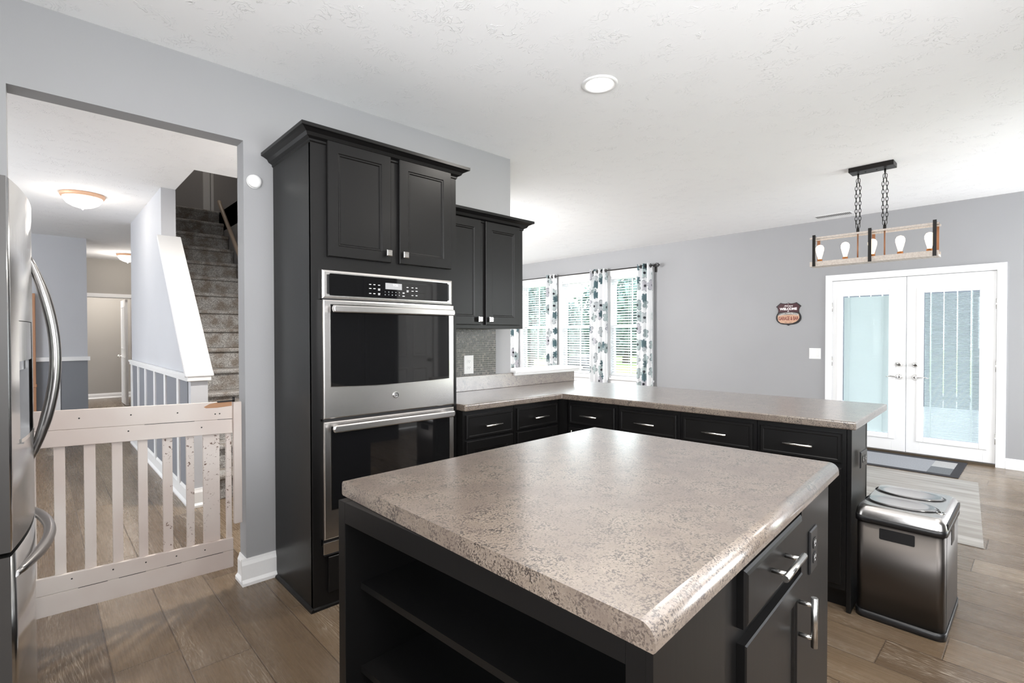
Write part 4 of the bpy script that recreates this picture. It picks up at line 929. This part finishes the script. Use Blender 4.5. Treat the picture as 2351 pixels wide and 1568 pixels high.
for yy in (1.07, .89):
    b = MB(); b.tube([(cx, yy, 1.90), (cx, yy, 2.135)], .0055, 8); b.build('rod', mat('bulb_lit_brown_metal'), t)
    b = MB(); b.lathe((cx, yy, 2.135), Z, [(.011, 0), (.011, .03), (.006, .036), (.006, .05)], 10); b.build('rod_collar', M_BLKM, t)
    for s_ in (-1, 1):
        b = MB(); K = 14
        for k in range(K):
            z = 2.19+(2.59-2.19)*k/(K-1); sprd = .013*min(1, (K-1-k)/3+.1)*min(1, (k+1)/2); cyy = yy+s_*sprd
            pts = []
            for q in range(12):
                a = 2*PI*q/12; dx_, dz_ = .0085*math.cos(a), .020*math.sin(a)
                pts.append((cx+(dx_ if (k % 2) else 0), cyy+(0 if (k % 2) else dx_), z+dz_))
            b.tube(pts, .0022, 5, closed=True)
        b.build('chain', M_BLKM, t)
    b = MB(); b.tube([(cx, yy, 2.59), (cx, yy, 2.618)], .007, 8); b.build('chain_loop', M_BLKM, t)
b = MB(); b.box(cx-.065, cx+.065, .825, 1.125, 2.622, CH-.001); b.build('canopy', M_BLKM, t, bevel=.003)
b = MB()
for yy in (.945, 1.02): b.lathe((cx, yy, 2.622), (0, 0, -1), [(.006, 0), (.005, .004)], 10)
b.build('canopy_screw', M_BLK, t)

# ------------------------------------------------------------------ waste bin
t = thing('waste_bin', 'stainless twin-lid waste bin standing at the end of the peninsula', 'bin', (3.0, .445, 0))
bx0, bx1, by0, by1 = 2.762, 3.235, .285, .602
b = MB(); b.prism(rrect(bx0-.004, bx1+.004, by0-.004, by1+.004, .035), 0, .035, 'z', True); b.build('base', M_BLK, t)
b = MB(); b.prism(rrect(bx0, bx1, by0, by1, .032), .035, .445, 'z', True); b.build('body', M_STEELD, t)
b = MB(); b.prism(rrect(bx0-.006, bx1+.006, by0-.006, by1+.006, .035), .443, .470, 'z', True); b.build('rim', M_BLK, t)
b = MB(); P = [rrect(bx0-.006+d, bx1+.006-d, by0-.006+d, by1+.006-d, .035) for d in (0, .004, .016, .024)]; prev = None
for pp, z in zip(P, (.470, .495, .514, .518)):
    cur = [b.pt((x, y, z)) for x, y in pp]
    if prev:
        for k in range(len(cur)): b.face((prev[k], prev[(k+1) % len(cur)], cur[(k+1) % len(cur)], cur[k]), True)
    prev = cur
b.face(prev); b.build('lid', M_STEEL, t)
b = MB(); b.prism([(bx0+.03, .472), (bx1-.03, .472), (bx1-.03, .497), (bx0+.03, .497)], by0-.0075, by0-.002, 'y'); b.build('side_trim', M_BLK, t)
for xc in (2.895, 3.105):
    def oval(s_, yc=.455, xc=xc): return [(xc+.082*s_*math.sin(a)*(1+.0*math.cos(a)), yc+.128*s_*(abs(math.cos(a))**.8)*(1 if math.cos(a) > 0 else -1)) for a in [2*PI*k/40 for k in range(40)]]
    b = MB(); b.prism(oval(1.07), .5165, .5195, 'z'); b.build('lid_gasket', M_BLK, t)
    b = MB(); prev = None
    for s_, z in ((1, .519), (.98, .5215), (.93, .5222), (.75, .5212), (.5, .5202), (.25, .5196), (.05, .5194)):
        cur = [b.pt((x, y, z+.002)) for x, y in oval(s_)]
        if prev:
            for k in range(40): b.face((prev[k], prev[(k+1) % 40], cur[(k+1) % 40], cur[k]), True)
        prev = cur
    b.face(prev); b.build('flap', M_FLAP, t)
    b = MB(); b.box(xc-.03, xc+.03, .583, .589, .518, .5195); b.build('slot', M_BLK, t)
b = MB(); b.lathe((2.872, .312, .518), Z, [(.017, 0), (.017, .003), (.014, .0035), (.0138, .0025)], 24); b.build('button_ring', M_CHROME, t)
b = MB()
for k in range(3):
    a = 2*PI*k/3; b.tube([(2.872+.009*math.cos(a+j*.28), .312+.009*math.sin(a+j*.28), .5215) for j in range(6)], .0016, 5)
b.build('recycling_mark', M_BLK, t)
b = MB(); b.oprism((bx0, 0, 0), -Y, Z, -X, rrect(-.512, -.385, .378, .427, .005), -.004, .0015); b.build('grip_recess', M_BLK, t)
b = MB(); b.box(bx0+.05, bx0+.052, by0-.0012, by0, .04, .44); b.box(bx0+.2, bx0+.29, by0-.0025, by0, .36, .43); b.build('side_seam', M_BLK, t)

# ------------------------------------------------------------------ door mat, pale floor sheet
M_RUG = mat('grey_block_doormat', (.3, .3, .3), .95, spec=.1)
v = coords(M_RUG, out='World'); sx = N(M_RUG, 'ShaderNodeSeparateXYZ'); L(M_RUG, v, sx.inputs[0])
cb = N(M_RUG, 'ShaderNodeCombineXYZ'); L(M_RUG, math_(M_RUG, 'FLOOR', math_(M_RUG, 'MULTIPLY', math_(M_RUG, 'SUBTRACT', sx.outputs[0], 6.08), 3.2)), cb.inputs[0]); L(M_RUG, math_(M_RUG, 'FLOOR', math_(M_RUG, 'MULTIPLY', sx.outputs[1], 2.6)), cb.inputs[1])
wn = N(M_RUG, 'ShaderNodeTexWhiteNoise', noise_dimensions='2D'); L(M_RUG, cb.outputs[0], wn.inputs['Vector'])
base = ramp(M_RUG, wn.outputs[0], [(0, (.16, .17, .18)), (.3, (.30, .31, .33)), (.6, (.42, .42, .42)), (.85, (.22, .23, .25))], 'CONSTANT')
wave = noise(M_RUG, v, 120, 2); base = mix(M_RUG, .35, base, wave.outputs[0], 'OVERLAY')
bd_ = math_(M_RUG, 'MAXIMUM', math_(M_RUG, 'LESS_THAN', sx.outputs[0], 6.09), math_(M_RUG, 'GREATER_THAN', sx.outputs[0], 6.70))
bd_ = math_(M_RUG, 'MAXIMUM', bd_, math_(M_RUG, 'LESS_THAN', sx.outputs[1], .60))
L(M_RUG, mix(M_RUG, bd_, base, (.05, .05, .055)), BS(M_RUG).inputs['Base Color']); bump(M_RUG, wave.outputs[0], .5, .004)
b = MB(); b.box(6.03, 6.79, .535, 1.66, 0, .008); tag(b.build('door_mat', M_RUG, bevel=.003), 'grey checked door mat with a dark border in front of the patio door', 'rug')
M_PALE = mat('pale_striped_floor_sheet', (.6, .6, .6), .45, spec=.4)
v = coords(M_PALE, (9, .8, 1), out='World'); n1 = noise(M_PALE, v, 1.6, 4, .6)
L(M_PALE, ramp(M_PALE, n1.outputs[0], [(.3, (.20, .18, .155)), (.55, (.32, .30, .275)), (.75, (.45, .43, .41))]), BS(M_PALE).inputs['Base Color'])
b = MB(); b.prism([(4.16, .25), (6.40, .44), (6.0, .50), (6.0, 1.9), (4.16, 1.9)][:1]+[(5.98, .40), (5.98, 1.95), (4.16, 1.95)], 0, .004, 'z')  # thin pale sheet laid over the planks
tag(b.build('floor_sheet', M_PALE), 'pale streaky flat sheet lying under the chandelier, behind the waste bin', 'rug')

# ------------------------------------------------------------------ outdoors
b = MB(); b.box(7.0, 10.6, -2.5, 2.7, 2.45, 2.6); struct(b.build('added_patio_roof', mat('patio_roof_grey', (.22, .22, .24), .8)))  # roof added to darken the patio behind the door blinds
t = thing('backdrop_fence', 'dark grey board fence added as a backdrop beyond the patio doors', 'fence', (13.0, -.5, -.4))  # added to block bright sky behind the patio door blinds
b = MB()
for k in range(44): b.box(13.0, 13.02, -5+k*.2, -5+k*.2+.185, -.4, 3.4)
b.build('fence_boards', mat('dark_grey_fence', (.07, .075, .09), .8), t)
b = MB(); b.box(13.02, 13.06, -5, 3.8, .0, .08); b.box(13.02, 13.06, -5, 3.8, 2.8, 2.88); b.build('rail', MATS['dark_grey_fence'], t)
M_LAWN = mat('lawn_green', (.16, .24, .07), .9, spec=.1)
v = coords(M_LAWN, out='World'); n1 = noise(M_LAWN, v, 1.2, 4); L(M_LAWN, ramp(M_LAWN, n1.outputs[0], [(.35, (.18, .26, .09)), (.65, (.30, .38, .15))]), BS(M_LAWN).inputs['Base Color'])
b = MB(); b.box(7.1, 70, -40, 60, -.5, -.4); struct(b.build('floor_lawn', M_LAWN))
b = MB(); b.box(7.0, 16.2, -4.5, 6.1, -.4, -.15); struct(b.build('floor_patio', mat('patio_concrete', (.22, .23, .26), .8)))
M_LEAF = mat('blue_green_foliage', (.05, .11, .09), .7, spec=.2)
v = coords(M_LEAF, out='World'); n1 = noise(M_LEAF, v, 1.6, 4); L(M_LEAF, ramp(M_LEAF, n1.outputs[0], [(.3, (.035, .065, .07)), (.5, (.085, .135, .13)), (.7, (.17, .235, .19))]), BS(M_LEAF).inputs['Base Color'])
M_BARK = mat('bark', (.08, .06, .05), .9)
def tree(x, y, h, r, label, seed, name='tree'):
    rnd = random.Random(seed); t = thing(name, label, 'tree' if name == 'tree' else 'shrub', (x, y, -.4), 'trees beyond the dining windows' if name == 'tree' else None)
    b = MB(); b.tube([(x, y, -.4), (x+.1, y, h*.35), (x, y+.1, h*.7)], [.16*r/2, .12*r/2, .05], 8); b.build('trunk', M_BARK, t)
    b = MB()
    for k in range(4200):
        while True:
            p = Vector((rnd.uniform(-1, 1), rnd.uniform(-1, 1), rnd.uniform(-1, 1)))
            if .35 < p.length < 1: break
        f = 1+.25*math.sin(5*p.x+3*p.z+seed)
        c = Vector((x+p.x*r*f, y+p.y*r*f, -.4+h*.56+p.z*h*.46)); a = Vector((rnd.gauss(0, 1), rnd.gauss(0, 1), rnd.gauss(0, 1))).normalized(); e = a.orthogonal().normalized(); g = a.cross(e); s_ = rnd.uniform(.05, .13)*r/2
        ids = [b.pt(c+e*s_*1.4), b.pt(c+g*s_*.7), b.pt(c-e*s_*1.4), b.pt(c-g*s_*.7)]; b.face(ids)
    b.build('foliage', M_LEAF, t)
for a in ((19.5, 19.2, 4.6, 2.1, 'leafy tree seen through the left dining window', 1), (26, 17.5, 5.1, 2.9, 'tall leafy tree seen through the left and middle windows', 2), (20, 11.0, 4.4, 2.5, 'leafy tree seen through the right dining window', 3), (26.5, 25.5, 4.6, 2.8, 'leafy tree at the far left behind the other trees outside', 4), (29, 10.5, 5.0, 3.2, 'tallest leafy tree outside, right of the dining windows', 5), (17.5, 15.2, 3.2, 1.3, 'lower bushy tree seen through the middle window', 6)): tree(*a)
t = thing('hedge', 'long blue-green hedge along the back of the lawn', 'hedge', (34, 24, -.4))
b = MB(); rnd = random.Random(5)
for k in range(5200):
    c_ = Vector((34+rnd.uniform(-.9, .3), rnd.uniform(6, 46), -.4+rnd.uniform(0, 1)**.8*(2.7+.4*math.sin(k*.37)))); a = Vector((rnd.gauss(0, 1), rnd.gauss(0, 1), rnd.gauss(0, 1))).normalized(); e = a.orthogonal().normalized(); g = a.cross(e); s_ = rnd.uniform(.12, .3)
    b.face([b.pt(c_+e*s_*1.3), b.pt(c_+g*s_), b.pt(c_-e*s_*1.3), b.pt(c_-g*s_)])
b.build('leaves', M_LEAF, t); b = MB(); b.box(34.0, 34.6, 6, 46, -.4, 2.4); b.build('inner_branches', mat('dark_branches', (.03, .05, .045), .9), t)
t = thing('patio_grill', 'dark covered patio grill standing outside the middle window', 'grill', (8.6, 6.85, -.4))
b = MB(); b.prism([(6.55, -.4), (7.2, -.4), (7.16, .55), (7.05, .86), (6.70, .86), (6.58, .55)], 8.3, 8.95, 'x'); b.build('cover', mat('dark_grill_cover', (.035, .035, .038), .7), t, bevel=.05)
